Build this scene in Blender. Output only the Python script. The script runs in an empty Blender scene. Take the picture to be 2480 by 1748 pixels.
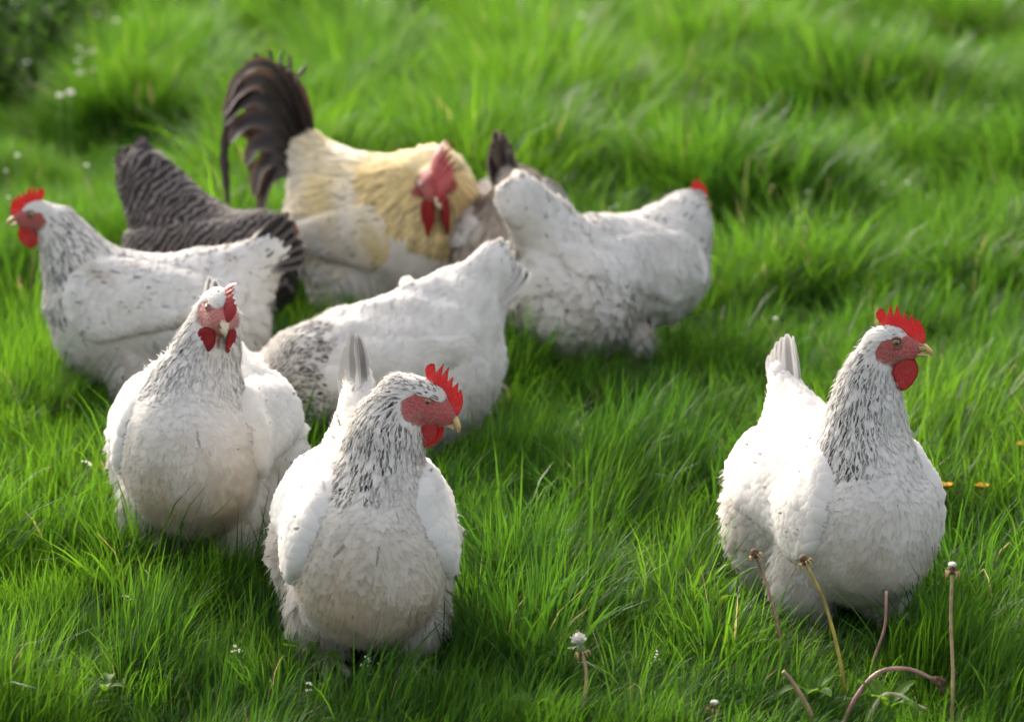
import bpy, math, random
import numpy as np
from mathutils import Vector, Matrix

rng = np.random.default_rng(7)
random.seed(7)
scene = bpy.context.scene
COL = scene.collection

# ---------------------------------------------------------------- camera, sky, sun, exposure
CAM_H = 1.18
FPX = 85 / 36 * 2480                      # focal length in pixels of the 2480 px wide photograph
TILT = math.atan(1342 / FPX)
cam = bpy.data.cameras.new('camera')
cam.lens = 85
cam.sensor_width = 36
cam.clip_start = 0.05
cam.clip_end = 500
cam.dof.use_dof = True
cam.dof.focus_distance = 3.42
cam.dof.aperture_fstop = 4.0
cam_o = bpy.data.objects.new('camera', cam)
cam_o.location = (0, 0, CAM_H)
cam_o.rotation_euler = (math.pi / 2 - TILT, 0, 0)
COL.objects.link(cam_o)
scene.camera = cam_o

SUN_EL, SUN_AZ = math.radians(27), math.radians(-24)     # azimuth from +Y (away from the camera), minus = left
world = bpy.data.worlds.new('World')
scene.world = world
world.use_nodes = True
wn = world.node_tree
sky = wn.nodes.new('ShaderNodeTexSky')
sky.sky_type = 'NISHITA'
sky.sun_disc = False
sky.sun_elevation = SUN_EL
sky.sun_rotation = SUN_AZ
sky.dust_density = 6.0
sky.air_density = 0.8
sky.ozone_density = 0.5
bg = wn.nodes['Background']
bg.inputs['Strength'].default_value = 0.15
hz = wn.nodes.new('ShaderNodeHueSaturation')          # thin high haze takes the blue out of the skylight
hz.inputs['Saturation'].default_value = 0.42
wn.links.new(sky.outputs[0], hz.inputs['Color'])
wn.links.new(hz.outputs[0], bg.inputs['Color'])
sun = bpy.data.lights.new('sun', 'SUN')
sun.energy = 0.75
sun.angle = math.radians(10.0)
sun.color = (1.0, 0.87, 0.66)
sun_o = bpy.data.objects.new('sun', sun)
sd = Vector((math.sin(SUN_AZ) * math.cos(SUN_EL), math.cos(SUN_AZ) * math.cos(SUN_EL), math.sin(SUN_EL)))
sun_o.rotation_euler = sd.to_track_quat('Z', 'Y').to_euler()
sun_o.location = (0, 6, 8)
COL.objects.link(sun_o)
vs = scene.view_settings
vs.view_transform = 'Standard'
vs.look = 'None'
vs.exposure = 1.8
vs.gamma = 1
scene.cycles.max_bounces = 5
scene.cycles.diffuse_bounces = 3
scene.cycles.glossy_bounces = 2
scene.cycles.transmission_bounces = 4
scene.cycles.caustics_reflective = False
scene.cycles.caustics_refractive = False
scene.cycles.adaptive_threshold = 0.02
scene.cycles.use_denoising = True

# ---------------------------------------------------------------- helpers
C_FW = np.array([0, math.cos(TILT), -math.sin(TILT)])
C_UP = np.array([0, math.sin(TILT), math.cos(TILT)])


def at(px, py, z):
    """world point seen at a photograph pixel, z metres deep"""
    return np.array([0, 0, CAM_H]) + z * (C_FW + np.array([1, 0, 0]) * (px - 1240) / FPX + C_UP * (874 - py) / FPX)


def ground_at(px, py):
    d = C_FW + np.array([1, 0, 0]) * (px - 1240) / FPX + C_UP * (874 - py) / FPX
    t = -CAM_H / d[2]
    return np.array([0, 0, CAM_H]) + t * d, t


def mesh_obj(name, V, quads=None, tris=None, mat=None, parent=None, attrs=None, normals=None, smooth=True):
    me = bpy.data.meshes.new(name)
    V = np.ascontiguousarray(V, dtype=np.float32)
    parts = []
    n4 = 0 if quads is None else len(quads)
    n3 = 0 if tris is None else len(tris)
    if n4:
        parts.append(np.asarray(quads, dtype=np.int32).ravel())
    if n3:
        parts.append(np.asarray(tris, dtype=np.int32).ravel())
    loops = np.concatenate(parts)
    starts = np.concatenate([np.arange(n4) * 4, n4 * 4 + np.arange(n3) * 3]).astype(np.int32)
    me.vertices.add(len(V))
    me.vertices.foreach_set('co', V.ravel())
    me.loops.add(len(loops))
    me.loops.foreach_set('vertex_index', loops)
    me.polygons.add(n4 + n3)
    me.polygons.foreach_set('loop_start', starts)
    if smooth:
        me.polygons.foreach_set('use_smooth', np.ones(n4 + n3, dtype=bool))
    me.update(calc_edges=True)
    for k, a in (attrs or {}).items():
        a = np.asarray(a, dtype=np.float32)
        if a.ndim == 1:
            at_ = me.attributes.new(k, 'FLOAT', 'POINT')
            at_.data.foreach_set('value', np.ascontiguousarray(a))
        elif k == 'col':
            c4 = np.ones((len(a), 4), dtype=np.float32)
            c4[:, :3] = a[:, :3]
            at_ = me.attributes.new(k, 'FLOAT_COLOR', 'POINT')
            at_.data.foreach_set('color', c4.ravel())
        else:
            at_ = me.attributes.new(k, 'FLOAT_VECTOR', 'POINT')
            at_.data.foreach_set('vector', np.ascontiguousarray(a).ravel())
    if normals is not None:
        me.normals_split_custom_set_from_vertices(np.asarray(normals, dtype=np.float32).tolist())
    if mat:
        me.materials.append(mat)
    o = bpy.data.objects.new(name, me)
    COL.objects.link(o)
    if parent:
        o.parent = parent
    return o


def thing(name, loc, rz=0.0, scale=1.0, label=None, cat=None, group=None):
    o = bpy.data.objects.new(name, None)
    o.empty_display_size = 0.05
    o.location = loc
    o.rotation_euler = (0, 0, rz)
    o.scale = (scale,) * 3
    COL.objects.link(o)
    tag(o, label, cat, group)
    return o


def tag(o, label=None, cat=None, group=None, kind=None):
    if label:
        o['label'] = label
    if cat:
        o['category'] = cat
    if group:
        o['group'] = group
    if kind:
        o['kind'] = kind
    return o


def unit(a):
    a = np.asarray(a, dtype=float)
    return a / np.maximum(np.linalg.norm(a, axis=-1, keepdims=True), 1e-9)


def sstep(a, b, x):
    t = np.clip((x - a) / (b - a), 0, 1)
    return t * t * (3 - 2 * t)


_ph = np.random.default_rng(99).uniform(0, 6.28, (64,))


def wob(p, f, seed=0):
    """smooth pseudo-noise in -1..1 of points (N,3) or (N,2)"""
    p = np.asarray(p)
    x, y = p[..., 0] * f, p[..., 1] * f
    z = p[..., 2] * f if p.shape[-1] > 2 else 0 * x
    s = seed * 5
    a = np.sin(x * 1.0 + y * 0.63 + z * 0.4 + _ph[(s) % 64] + 1.3 * np.sin(y * 0.8 - z * 0.9 + _ph[(s + 1) % 64]))
    b = np.sin(y * 1.21 - x * 0.52 + z * 0.77 + _ph[(s + 2) % 64] + 1.3 * np.sin(x * 0.9 + z * 0.6 + _ph[(s + 3) % 64]))
    c = np.sin(z * 1.13 + x * 0.71 - y * 0.36 + _ph[(s + 4) % 64] + 1.1 * np.sin(x * 1.9 + y * 1.7))
    return (a + b + c) / 3


def loft(points, radii, segs=8, flat=None, up=(0, 0, 1)):
    """closed tube through points; radii (r) or (rside, rup) per point -> V, quads, tris"""
    pts = np.asarray(points, dtype=float)
    n = len(pts)
    R = np.asarray([(r, r) if np.isscalar(r) else r for r in radii], dtype=float)
    tan = unit(np.gradient(pts, axis=0))
    up = np.asarray(up, dtype=float)
    V = []
    for i in range(n):
        t = tan[i]
        u_ = up if abs(t @ up) < 0.95 else np.array([1, 0, 0])
        s = unit(np.cross(t, u_))
        w = np.cross(s, t)
        for k in range(segs):
            a = 2 * math.pi * k / segs
            V.append(pts[i] + s * math.cos(a) * R[i, 0] + w * math.sin(a) * R[i, 1])
    V.append(pts[0])
    V.append(pts[-1])
    Q, T = [], []
    for i in range(n - 1):
        for k in range(segs):
            k2 = (k + 1) % segs
            Q.append((i * segs + k, i * segs + k2, (i + 1) * segs + k2, (i + 1) * segs + k))
    b, e = n * segs, n * segs + 1
    for k in range(segs):
        k2 = (k + 1) % segs
        T.append((b, k2, k))
        T.append((e, (n - 1) * segs + k, (n - 1) * segs + k2))
    return np.array(V), np.array(Q), np.array(T)


def smooth_path(pts, n):
    """Catmull-Rom resample"""
    p = np.asarray(pts, dtype=float)
    p = np.vstack([2 * p[0] - p[1], p, 2 * p[-1] - p[-2]])
    m = len(p) - 3
    out = []
    for t in np.linspace(0, m - 1e-6, n):
        i = int(t)
        f = t - i
        a, b, c, d = p[i:i + 4]
        out.append(0.5 * ((2 * b) + (-a + c) * f + (2 * a - 5 * b + 4 * c - d) * f * f + (-a + 3 * b - 3 * c + d) * f ** 3))
    return np.array(out)


def merge(parts):
    """[(V,Q,T)] -> one"""
    Vs, Qs, Ts, o = [], [], [], 0
    for V, Q, T in parts:
        Vs.append(V)
        if Q is not None and len(Q):
            Qs.append(np.asarray(Q) + o)
        if T is not None and len(T):
            Ts.append(np.asarray(T) + o)
        o += len(V)
    return np.vstack(Vs), (np.vstack(Qs) if Qs else None), (np.vstack(Ts) if Ts else None)


# ---------------------------------------------------------------- materials
def new_mat(name):
    m = bpy.data.materials.new(name)
    m.use_nodes = True
    nt = m.node_tree
    for n in list(nt.nodes):
        nt.nodes.remove(n)
    out = nt.nodes.new('ShaderNodeOutputMaterial')
    return m, nt, out


def N(nt, typ, **kw):
    n = nt.nodes.new(typ)
    if typ == 'ShaderNodeTexNoise':
        t = nt.nodes.new('ShaderNodeTexCoord')
        nt.links.new(t.outputs['Object'], n.inputs['Vector'])
    for k, v in kw.items():
        setattr(n, k, v)
    return n


def math_node(nt, op, a, b=None, c=None):
    n = nt.nodes.new('ShaderNodeMath')
    n.operation = op
    for i, x in enumerate((a, b, c)):
        if x is None:
            continue
        if isinstance(x, (int, float)):
            n.inputs[i].default_value = x
        else:
            nt.links.new(x, n.inputs[i])
    return n.outputs[0]


def ramp01(nt, x, lo, hi):
    n = nt.nodes.new('ShaderNodeMapRange')
    n.interpolation_type = 'SMOOTHSTEP'
    nt.links.new(x, n.inputs['Value'])
    n.inputs['From Min'].default_value = lo
    n.inputs['From Max'].default_value = hi
    return n.outputs['Result']


def mix_col(nt, f, a, b, blend='MIX'):
    n = nt.nodes.new('ShaderNodeMix')
    n.data_type = 'RGBA'
    n.blend_type = blend
    for sock, x in ((n.inputs['Factor'], f), (n.inputs[6], a), (n.inputs[7], b)):
        if isinstance(x, (int, float)):
            sock.default_value = x
        elif isinstance(x, tuple):
            sock.default_value = (*x, 1)
        else:
            nt.links.new(x, sock)
    return n.outputs[2]


def leafy(nt, out, color, trans_color, trans=0.4, rough=0.5, spec=0.4, sheen=0.0, normal=None):
    p = N(nt, 'ShaderNodeBsdfPrincipled')
    t = N(nt, 'ShaderNodeBsdfTranslucent')
    mx = N(nt, 'ShaderNodeMixShader')
    mx.inputs[0].default_value = trans
    for sock, x in ((p.inputs['Base Color'], color), (t.inputs['Color'], trans_color)):
        if isinstance(x, tuple):
            sock.default_value = (*x, 1)
        else:
            nt.links.new(x, sock)
    p.inputs['Roughness'].default_value = rough
    p.inputs['Specular IOR Level'].default_value = spec
    p.inputs['Sheen Weight'].default_value = sheen
    if normal is not None:
        nt.links.new(normal, p.inputs['Normal'])
    nt.links.new(p.outputs[0], mx.inputs[1])
    nt.links.new(t.outputs[0], mx.inputs[2])
    nt.links.new(mx.outputs[0], out.inputs['Surface'])
    return p, t


def feather_mat(name, dark=(0.022, 0.017, 0.014), mode='mark', trans=0.22, rough=0.8, spec=0.15, sheen=0.15):
    m, nt, out = new_mat(name)
    a = N(nt, 'ShaderNodeAttribute', attribute_name='col')
    f = N(nt, 'ShaderNodeAttribute', attribute_name='fuv')
    sep = N(nt, 'ShaderNodeSeparateXYZ')
    nt.links.new(f.outputs['Vector'], sep.inputs[0])
    u, v, mk = sep.outputs
    av = math_node(nt, 'ABSOLUTE', v)
    if mode == 'bar':
        nz = N(nt, 'ShaderNodeTexNoise')
        nz.inputs['Scale'].default_value = 22
        tcb = N(nt, 'ShaderNodeTexCoord')
        sx = N(nt, 'ShaderNodeSeparateXYZ')
        nt.links.new(tcb.outputs['Object'], sx.inputs[0])
        q = math_node(nt, 'ADD', math_node(nt, 'SUBTRACT', sx.outputs[0], math_node(nt, 'MULTIPLY', sx.outputs[2], 0.55)), math_node(nt, 'MULTIPLY', nz.outputs[0], 0.06))
        q = math_node(nt, 'ADD', q, math_node(nt, 'MULTIPLY', av, 0.004))
        s = math_node(nt, 'SINE', math_node(nt, 'MULTIPLY', q, 330.0))
        mask = math_node(nt, 'MULTIPLY', mk, ramp01(nt, s, 0.25, 0.8))
    else:
        inner = math_node(nt, 'SUBTRACT', 1.0, ramp01(nt, av, 0.34, 0.66))
        tip = ramp01(nt, u, 0.22, 0.45)
        end = math_node(nt, 'SUBTRACT', 1.0, ramp01(nt, u, 0.93, 1.0))
        thin_ = math_node(nt, 'SUBTRACT', 1.0, ramp01(nt, av, 0.10, 0.26))
        wide = math_node(nt, 'MULTIPLY', inner, math_node(nt, 'MAXIMUM', mk, 0.0))
        narrow = math_node(nt, 'MULTIPLY', thin_, math_node(nt, 'MAXIMUM', math_node(nt, 'MULTIPLY', mk, -1.0), 0.0))
        mask = math_node(nt, 'MULTIPLY', math_node(nt, 'ADD', wide, narrow), math_node(nt, 'MULTIPLY', tip, end))
    # fine barb streaks
    wv = N(nt, 'ShaderNodeTexNoise')
    wv.inputs['Scale'].default_value = 420
    g = ramp01(nt, wv.outputs[0], 0.25, 0.75)
    base = mix_col(nt, math_node(nt, 'MULTIPLY', g, 0.10), a.outputs['Color'], (0.45, 0.40, 0.34))
    c = mix_col(nt, mask, base, dark)
    leafy(nt, out, c, c, trans, rough, spec, sheen)
    return m


M = {}
M['feather'] = feather_mat('white_feathers')
M['feather_bar'] = feather_mat('barred_feathers', dark=(0.24, 0.20, 0.19), mode='bar', trans=0.12, spec=0.08, sheen=0.0)
M['feather_dark'] = feather_mat('black_tail_feathers', dark=(0.012, 0.010, 0.010), mode='mark', trans=0.16, rough=0.42, spec=0.35, sheen=0.0)

m, nt, out = new_mat('bird_skin')
a = N(nt, 'ShaderNodeAttribute', attribute_name='col')
nz = N(nt, 'ShaderNodeTexNoise')
nz.inputs['Scale'].default_value = 260
nz.inputs['Detail'].default_value = 4
bp = N(nt, 'ShaderNodeBump')
bp.inputs['Strength'].default_value = 0.8
bp.inputs['Distance'].default_value = 0.006
nt.links.new(nz.outputs[0], bp.inputs['Height'])
cc = mix_col(nt, ramp01(nt, nz.outputs[0], 0.35, 0.7), mix_col(nt, 0.30, a.outputs['Color'], (0.20, 0.07, 0.05)), a.outputs['Color'])
leafy(nt, out, cc, cc, 0.08, 0.6, 0.3, 0.2, bp.outputs[0])
M['skin'] = m

m, nt, out = new_mat('red_comb')
nz = N(nt, 'ShaderNodeTexNoise')
nz.inputs['Scale'].default_value = 420
nz.inputs['Detail'].default_value = 3
n2 = N(nt, 'ShaderNodeTexNoise')
n2.inputs['Scale'].default_value = 55
bp = N(nt, 'ShaderNodeBump')
bp.inputs['Strength'].default_value = 0.45
bp.inputs['Distance'].default_value = 0.002
nt.links.new(nz.outputs[0], bp.inputs['Height'])
cc = mix_col(nt, ramp01(nt, nz.outputs[0], 0.3, 0.75), (0.34, 0.022, 0.020), (0.56, 0.060, 0.050))
cc = mix_col(nt, math_node(nt, 'MULTIPLY', ramp01(nt, n2.outputs[0], 0.5, 0.72), 0.55), cc, (0.52, 0.13, 0.11))
leafy(nt, out, cc, (0.75, 0.06, 0.045), 0.30, 0.55, 0.25, 0.0, bp.outputs[0])
M['comb'] = m
m, nt, out = new_mat('dull_red_comb')
nz = N(nt, 'ShaderNodeTexNoise')
nz.inputs['Scale'].default_value = 300
bp = N(nt, 'ShaderNodeBump')
bp.inputs['Strength'].default_value = 0.4
bp.inputs['Distance'].default_value = 0.002
nt.links.new(nz.outputs[0], bp.inputs['Height'])
cc = mix_col(nt, ramp01(nt, nz.outputs[0], 0.3, 0.75), (0.22, 0.009, 0.011), (0.36, 0.019, 0.021))
leafy(nt, out, cc, (0.55, 0.035, 0.03), 0.2, 0.55, 0.25, 0.0, bp.outputs[0])
M['comb_dull'] = m


def plain(name, color, rough=0.5, spec=0.4, vary=0.2, scale=80, coat=0.0):
    m, nt, out = new_mat(name)
    p = N(nt, 'ShaderNodeBsdfPrincipled')
    nz = N(nt, 'ShaderNodeTexNoise')
    nz.inputs['Scale'].default_value = scale
    nz.inputs['Detail'].default_value = 4
    d = tuple(c * (1 - vary) * 0.8 for c in color)
    c = mix_col(nt, ramp01(nt, nz.outputs[0], 0.3, 0.7), d, color)
    nt.links.new(c, p.inputs['Base Color'])
    p.inputs['Roughness'].default_value = rough
    p.inputs['Specular IOR Level'].default_value = spec
    p.inputs['Coat Weight'].default_value = coat
    nt.links.new(p.outputs[0], out.inputs['Surface'])
    return m


M['beak'] = plain('horn_beak', (0.62, 0.40, 0.15), 0.4, 0.5, 0.45, 120)
M['beak_pale'] = plain('pale_horn_beak', (0.60, 0.50, 0.34), 0.4, 0.5, 0.4, 120)
M['iris'] = plain('amber_iris', (0.30, 0.17, 0.04), 0.15, 0.6, 0.5, 400, 1.0)
M['pupil'] = plain('black_pupil', (0.004, 0.004, 0.004), 0.05, 0.6, 0.0, 10, 1.0)
M['eyelid'] = plain('eyelid_skin', (0.30, 0.13, 0.10), 0.6, 0.3, 0.3, 300)
M['shank'] = plain('scaly_leg', (0.62, 0.52, 0.42), 0.55, 0.4, 0.5, 180)
M['ear'] = plain('white_ear_tuft', (0.72, 0.66, 0.66), 0.8, 0.1, 0.15, 500)


def green_mat(name, base, trans_c, trans=0.42, rough=0.42, spec=0.45, attr=True):
    m, nt, out = new_mat(name)
    if attr:
        a = N(nt, 'ShaderNodeAttribute', attribute_name='tone')      # 0..1 per blade
        h = N(nt, 'ShaderNodeAttribute', attribute_name='along')
        oi = N(nt, 'ShaderNodeObjectInfo')
        tt = N(nt, 'ShaderNodeAttribute', attribute_name='tuft_tone', attribute_type='INSTANCER')
        t = math_node(nt, 'ADD', math_node(nt, 'ADD', math_node(nt, 'MULTIPLY', a.outputs['Fac'], 0.42), math_node(nt, 'MULTIPLY', oi.outputs['Random'], 0.18)), math_node(nt, 'MULTIPLY', tt.outputs['Fac'], 0.42))
        cr = N(nt, 'ShaderNodeValToRGB')
        els = cr.color_ramp.elements
        els[0].position, els[0].color = 0.0, (base[0] * 0.35, base[1] * 0.52, base[2] * 0.9, 1)
        els[1].position, els[1].color = 1.0, (base[0] * 2.0, base[1] * 1.45, base[2] * 0.9, 1)
        e = els.new(0.55)
        e.color = (*base, 1)
        nt.links.new(t, cr.inputs[0])
        dry = ramp01(nt, a.outputs['Fac'], 0.983, 0.987)
        c = mix_col(nt, dry, cr.outputs[0], (0.42, 0.33, 0.17))
        cr2 = N(nt, 'ShaderNodeValToRGB')
        els = cr2.color_ramp.elements
        els[0].position, els[0].color = 0.0, (trans_c[0] * 0.38, trans_c[1] * 0.55, trans_c[2], 1)
        els[1].position, els[1].color = 1.0, (trans_c[0] * 1.7, trans_c[1] * 1.4, trans_c[2], 1)
        nt.links.new(t, cr2.inputs[0])
        c2 = mix_col(nt, dry, cr2.outputs[0], (0.45, 0.34, 0.15))
    else:
        nz = N(nt, 'ShaderNodeTexNoise')
        nz.inputs['Scale'].default_value = 40
        c = mix_col(nt, ramp01(nt, nz.outputs[0], 0.3, 0.7), tuple(x * 0.7 for x in base), base)
        c2 = trans_c
    leafy(nt, out, c, c2, trans, rough, spec)
    return m


M['grass'] = green_mat('grass_blades', (0.028, 0.090, 0.012), (0.090, 0.225, 0.011), 0.52, 0.45, 0.18)
M['leaf'] = green_mat('broad_leaf', (0.075, 0.17, 0.018), (0.20, 0.38, 0.02), 0.45, 0.6, 0.15, False)
M['weed'] = green_mat('dark_weed_leaf', (0.032, 0.078, 0.018), (0.07, 0.15, 0.02), 0.4, 0.75, 0.08, False)
M['weedstem'] = plain('green_weed_stem', (0.12, 0.19, 0.05), 0.6, 0.3, 0.3, 60)
M['pod'] = plain('seed_pod', (0.24, 0.26, 0.09), 0.6, 0.3, 0.4, 90)
m, nt, out = new_mat('white_blossom')
leafy(nt, out, (0.85, 0.84, 0.78), (0.85, 0.83, 0.74), 0.55, 0.6, 0.2)
M['blossom'] = m
M['pink'] = plain('pink_blossom', (0.75, 0.42, 0.55), 0.7, 0.2, 0.1, 90)
M['stalk_pink'] = plain('pinkish_stalk', (0.42, 0.22, 0.17), 0.45, 0.4, 0.45, 45)
M['stalk_yellow'] = plain('ochre_stalk', (0.46, 0.33, 0.07), 0.45, 0.4, 0.4, 45)
M['stalk_tan'] = plain('tan_stalk', (0.46, 0.32, 0.16), 0.45, 0.4, 0.4, 45)
M['stalk_pale'] = plain('pale_stalk', (0.50, 0.44, 0.26), 0.5, 0.4, 0.3, 45)
M['seedhead'] = plain('dry_seed_head', (0.16, 0.10, 0.05), 0.8, 0.2, 0.6, 220)
M['pappus'] = plain('white_pappus', (0.82, 0.77, 0.66), 0.8, 0.1, 0.25, 200)
M['sepal'] = plain('dry_sepal', (0.50, 0.34, 0.15), 0.7, 0.2, 0.3, 200)
M['buttercup'] = plain('yellow_petal', (0.50, 0.27, 0.002), 0.8, 0.08, 0.08, 60)

m, nt, out = new_mat('soil_and_moss')
p = N(nt, 'ShaderNodeBsdfPrincipled')
tc = N(nt, 'ShaderNodeTexCoord')
nz = N(nt, 'ShaderNodeTexNoise')
nz.inputs['Scale'].default_value = 3.0
nz.inputs['Detail'].default_value = 9
nt.links.new(tc.outputs['Object'], nz.inputs['Vector'])
n2 = N(nt, 'ShaderNodeTexNoise')
n2.inputs['Scale'].default_value = 55
n2.inputs['Detail'].default_value = 6
nt.links.new(tc.outputs['Object'], n2.inputs['Vector'])
c = mix_col(nt, ramp01(nt, nz.outputs[0], 0.35, 0.65), (0.012, 0.026, 0.006), (0.022, 0.022, 0.010))
c = mix_col(nt, ramp01(nt, n2.outputs[0], 0.4, 0.7), c, (0.014, 0.028, 0.006))
nt.links.new(c, p.inputs['Base Color'])
p.inputs['Roughness'].default_value = 0.95
p.inputs['Specular IOR Level'].default_value = 0.03
bp = N(nt, 'ShaderNodeBump')
bp.inputs['Distance'].default_value = 0.02
nt.links.new(n2.outputs[0], bp.inputs['Height'])
nt.links.new(bp.outputs[0], p.inputs['Normal'])
nt.links.new(p.outputs[0], out.inputs['Surface'])
M['soil'] = m


# ---------------------------------------------------------------- ground
def gz(x, y):
    """ground height: flat round the birds, low hummocks behind"""
    x, y = np.asarray(x, dtype=float), np.asarray(y, dtype=float)
    p = np.stack([x, y], -1)
    far = sstep(5.9, 8.5, y)
    near = 0.012 * (wob(p, 5.0, 1) + 0.6 * wob(p, 11.0, 2)) * (1 - 0.4 * far)
    return near + far * (0.10 * wob(p, 1.7, 3) + 0.05 * wob(p, 3.6, 4))


def build_ground():
    gx = np.concatenate([[-60, -30, -14], np.linspace(-7, 7, 141), [14, 30, 60]])
    gy = np.concatenate([[-30, -10, -2], np.linspace(1.0, 22, 190), [30, 45, 80]])
    X, Y = np.meshgrid(gx, gy, indexing='ij')
    Z = gz(X, Y)
    V = np.stack([X, Y, Z], -1).reshape(-1, 3)
    ny = len(gy)
    i, j = np.meshgrid(np.arange(len(gx) - 1), np.arange(ny - 1), indexing='ij')
    b = (i * ny + j).ravel()
    Q = np.stack([b, b + ny, b + ny + 1, b + 1], 1)
    tag(mesh_obj('ground', V, Q, None, M['soil']), kind='structure')


build_ground()


# ---------------------------------------------------------------- implicit bodies
class Ell:
    neck = False

    def __init__(s, c, r, region, flow, k=0.05, pitch=0.0, rot=None):
        s.c, s.r, s.region, s.k = np.array(c, float), np.array(r, float), region, k
        s.flow = unit(flow)
        if rot is None:
            a = math.radians(pitch)                # + = nose up
            rot = np.array([[math.cos(a), 0, -math.sin(a)], [0, 1, 0], [math.sin(a), 0, math.cos(a)]])
        s.R = rot                                  # columns = local axes

    def d(s, P):
        q = (P - s.c) @ s.R
        k0 = np.linalg.norm(q / s.r, axis=1)
        k1 = np.linalg.norm(q / (s.r ** 2), axis=1)
        return k0 * (k0 - 1) / np.maximum(k1, 1e-6)


class Cone:
    neck = False

    def __init__(s, a, b, ra, rb, region, flow=None, k=0.04, flat=1.0):
        s.a, s.b, s.ra, s.rb, s.region, s.k, s.flat = np.array(a, float), np.array(b, float), ra, rb, region, k, flat
        s.flow = unit(flow if flow is not None else s.b - s.a)

    def d(s, P):
        ab = s.b - s.a
        q = P - s.a
        t = np.clip(q @ ab / (ab @ ab), 0, 1)
        w = q - t[:, None] * ab
        w = w * np.array([1, 1 / s.flat, 1])
        return (np.linalg.norm(w, axis=1) - (s.ra + (s.rb - s.ra) * t)) * min(1, s.flat)


def smin(a, b, k):
    h = np.maximum(k - np.abs(a - b), 0) / k
    return np.minimum(a, b) - h * h * k * 0.25


class Field:
    def __init__(s, prims, lump=0.003, seed=0):
        s.prims, s.lump, s.seed = prims, lump, seed

    def __call__(s, P):
        tot = {}
        for p in s.prims:
            grp = 'head' if p.region == 'head' else ('neck' if p.neck else 'body')
            q = p.d(P)
            tot[grp] = smin(tot[grp], q, p.k) if grp in tot else q
        d = smin(tot['body'], tot['neck'], 0.034)
        d = smin(d, tot['head'], 0.016)
        return d - s.lump * wob(P, 42, s.seed)

    def grad(s, P, e=0.002, f0=None):
        f0 = s(P) if f0 is None else f0
        g = np.zeros_like(P)
        for i in range(3):
            o = np.zeros(3)
            o[i] = e
            g[:, i] = s(P + o) - f0
        return unit(g)

    def weights(s, P, tau=0.012):
        D = np.stack([p.d(P) for p in s.prims], 1)
        W = np.exp(-(D - D.min(1, keepdims=True)) / tau)
        return W / W.sum(1, keepdims=True)


class WingField:
    """folded wing: a shell over the body inside a teardrop outline seen from the side"""

    def __init__(s, body, a, b, ra, rb, side, thick=0.016, front=0.25):
        s.front = front
        s.body, s.a, s.b, s.ra, s.rb, s.side, s.t = body, np.array(a), np.array(b), ra, rb, side, thick

    def out2(s, P):
        q = P[:, [0, 2]] - s.a
        ab = s.b - s.a
        t = np.clip(q @ ab / (ab @ ab), 0, 1)
        return np.linalg.norm(q - t[:, None] * ab, axis=1) - (s.ra + (s.rb - s.ra) * t)

    def __call__(s, P):
        tt = np.clip((s.a[0] + 0.5 * s.ra - P[:, 0]) / (s.a[0] - s.b[0]), 0, 1)
        d1 = s.body(P) - s.t * (s.front + (1 - s.front) * tt)
        d2 = s.out2(P)
        k = 0.024
        h = np.maximum(k - np.abs(d1 - d2), 0) / k
        d = np.maximum(d1, d2) + h * h * k * 0.25
        return np.maximum(d, 0.035 - s.side * P[:, 1])

    grad = Field.grad


def surface_nets(f, lo, hi, res):
    lo, hi = np.array(lo, float), np.array(hi, float)
    n = np.ceil((hi - lo) / res).astype(int) + 1
    ax = [lo[i] + np.arange(n[i]) * res for i in range(3)]
    G = np.stack(np.meshgrid(*ax, indexing='ij'), -1).reshape(-1, 3)
    val = f(G).reshape(n)
    s = val < 0
    c = np.zeros(n - 1, dtype=int)
    for dx in (0, 1):
        for dy in (0, 1):
            for dz in (0, 1):
                c += s[dx:n[0] - 1 + dx, dy:n[1] - 1 + dy, dz:n[2] - 1 + dz]
    act = (c > 0) & (c < 8)
    idx = -np.ones(n - 1, dtype=int)
    cells = np.argwhere(act)
    idx[act] = np.arange(len(cells))
    V = lo + (cells + 0.5) * res
    for _ in range(3):
        g = np.zeros_like(V)
        e = res * 0.3
        for i in range(3):
            o = np.zeros(3)
            o[i] = e
            g[:, i] = (f(V + o) - f(V - o)) / (2 * e)
        st = f(V)[:, None] * g / np.maximum((g * g).sum(1, keepdims=True), 0.05)
        V = V - np.clip(st, -res, res)
    Q = []
    for axn in range(3):
        o1, o2 = [(1, 2), (2, 0), (0, 1)][axn]
        sl0 = [slice(None)] * 3
        sl1 = [slice(None)] * 3
        sl0[axn] = slice(0, n[axn] - 1)
        sl1[axn] = slice(1, n[axn])
        ch = s[tuple(sl0)] != s[tuple(sl1)]
        e = np.argwhere(ch)
        ok = (e[:, o1] > 0) & (e[:, o2] > 0) & (e[:, o1] < n[o1] - 1) & (e[:, o2] < n[o2] - 1)
        e = e[ok]
        ins = s[tuple(e.T)]
        quad = []
        for a_, b_ in ((0, 0), (-1, 0), (-1, -1), (0, -1)):
            t = e.copy()
            t[:, o1] += a_
            t[:, o2] += b_
            quad.append(idx[tuple(t.T)])
        q = np.stack(quad, 1)
        q[~ins] = q[~ins][:, ::-1]
        Q.append(q)
    Q = np.vstack(Q)
    return V, Q[(Q >= 0).all(1)]


def sample_surface(V, Q, n, r):
    T = np.vstack([Q[:, [0, 1, 2]], Q[:, [0, 2, 3]]])
    a, b, c = V[T[:, 0]], V[T[:, 1]], V[T[:, 2]]
    ar = np.linalg.norm(np.cross(b - a, c - a), axis=1)
    pick = r.choice(len(T), n, p=ar / ar.sum())
    u, v = r.random(n), r.random(n)
    fl = u + v > 1
    u[fl], v[fl] = 1 - u[fl], 1 - v[fl]
    return a[pick] + u[:, None] * (b - a)[pick] + v[:, None] * (c - a)[pick], ar.sum() / 2


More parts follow.
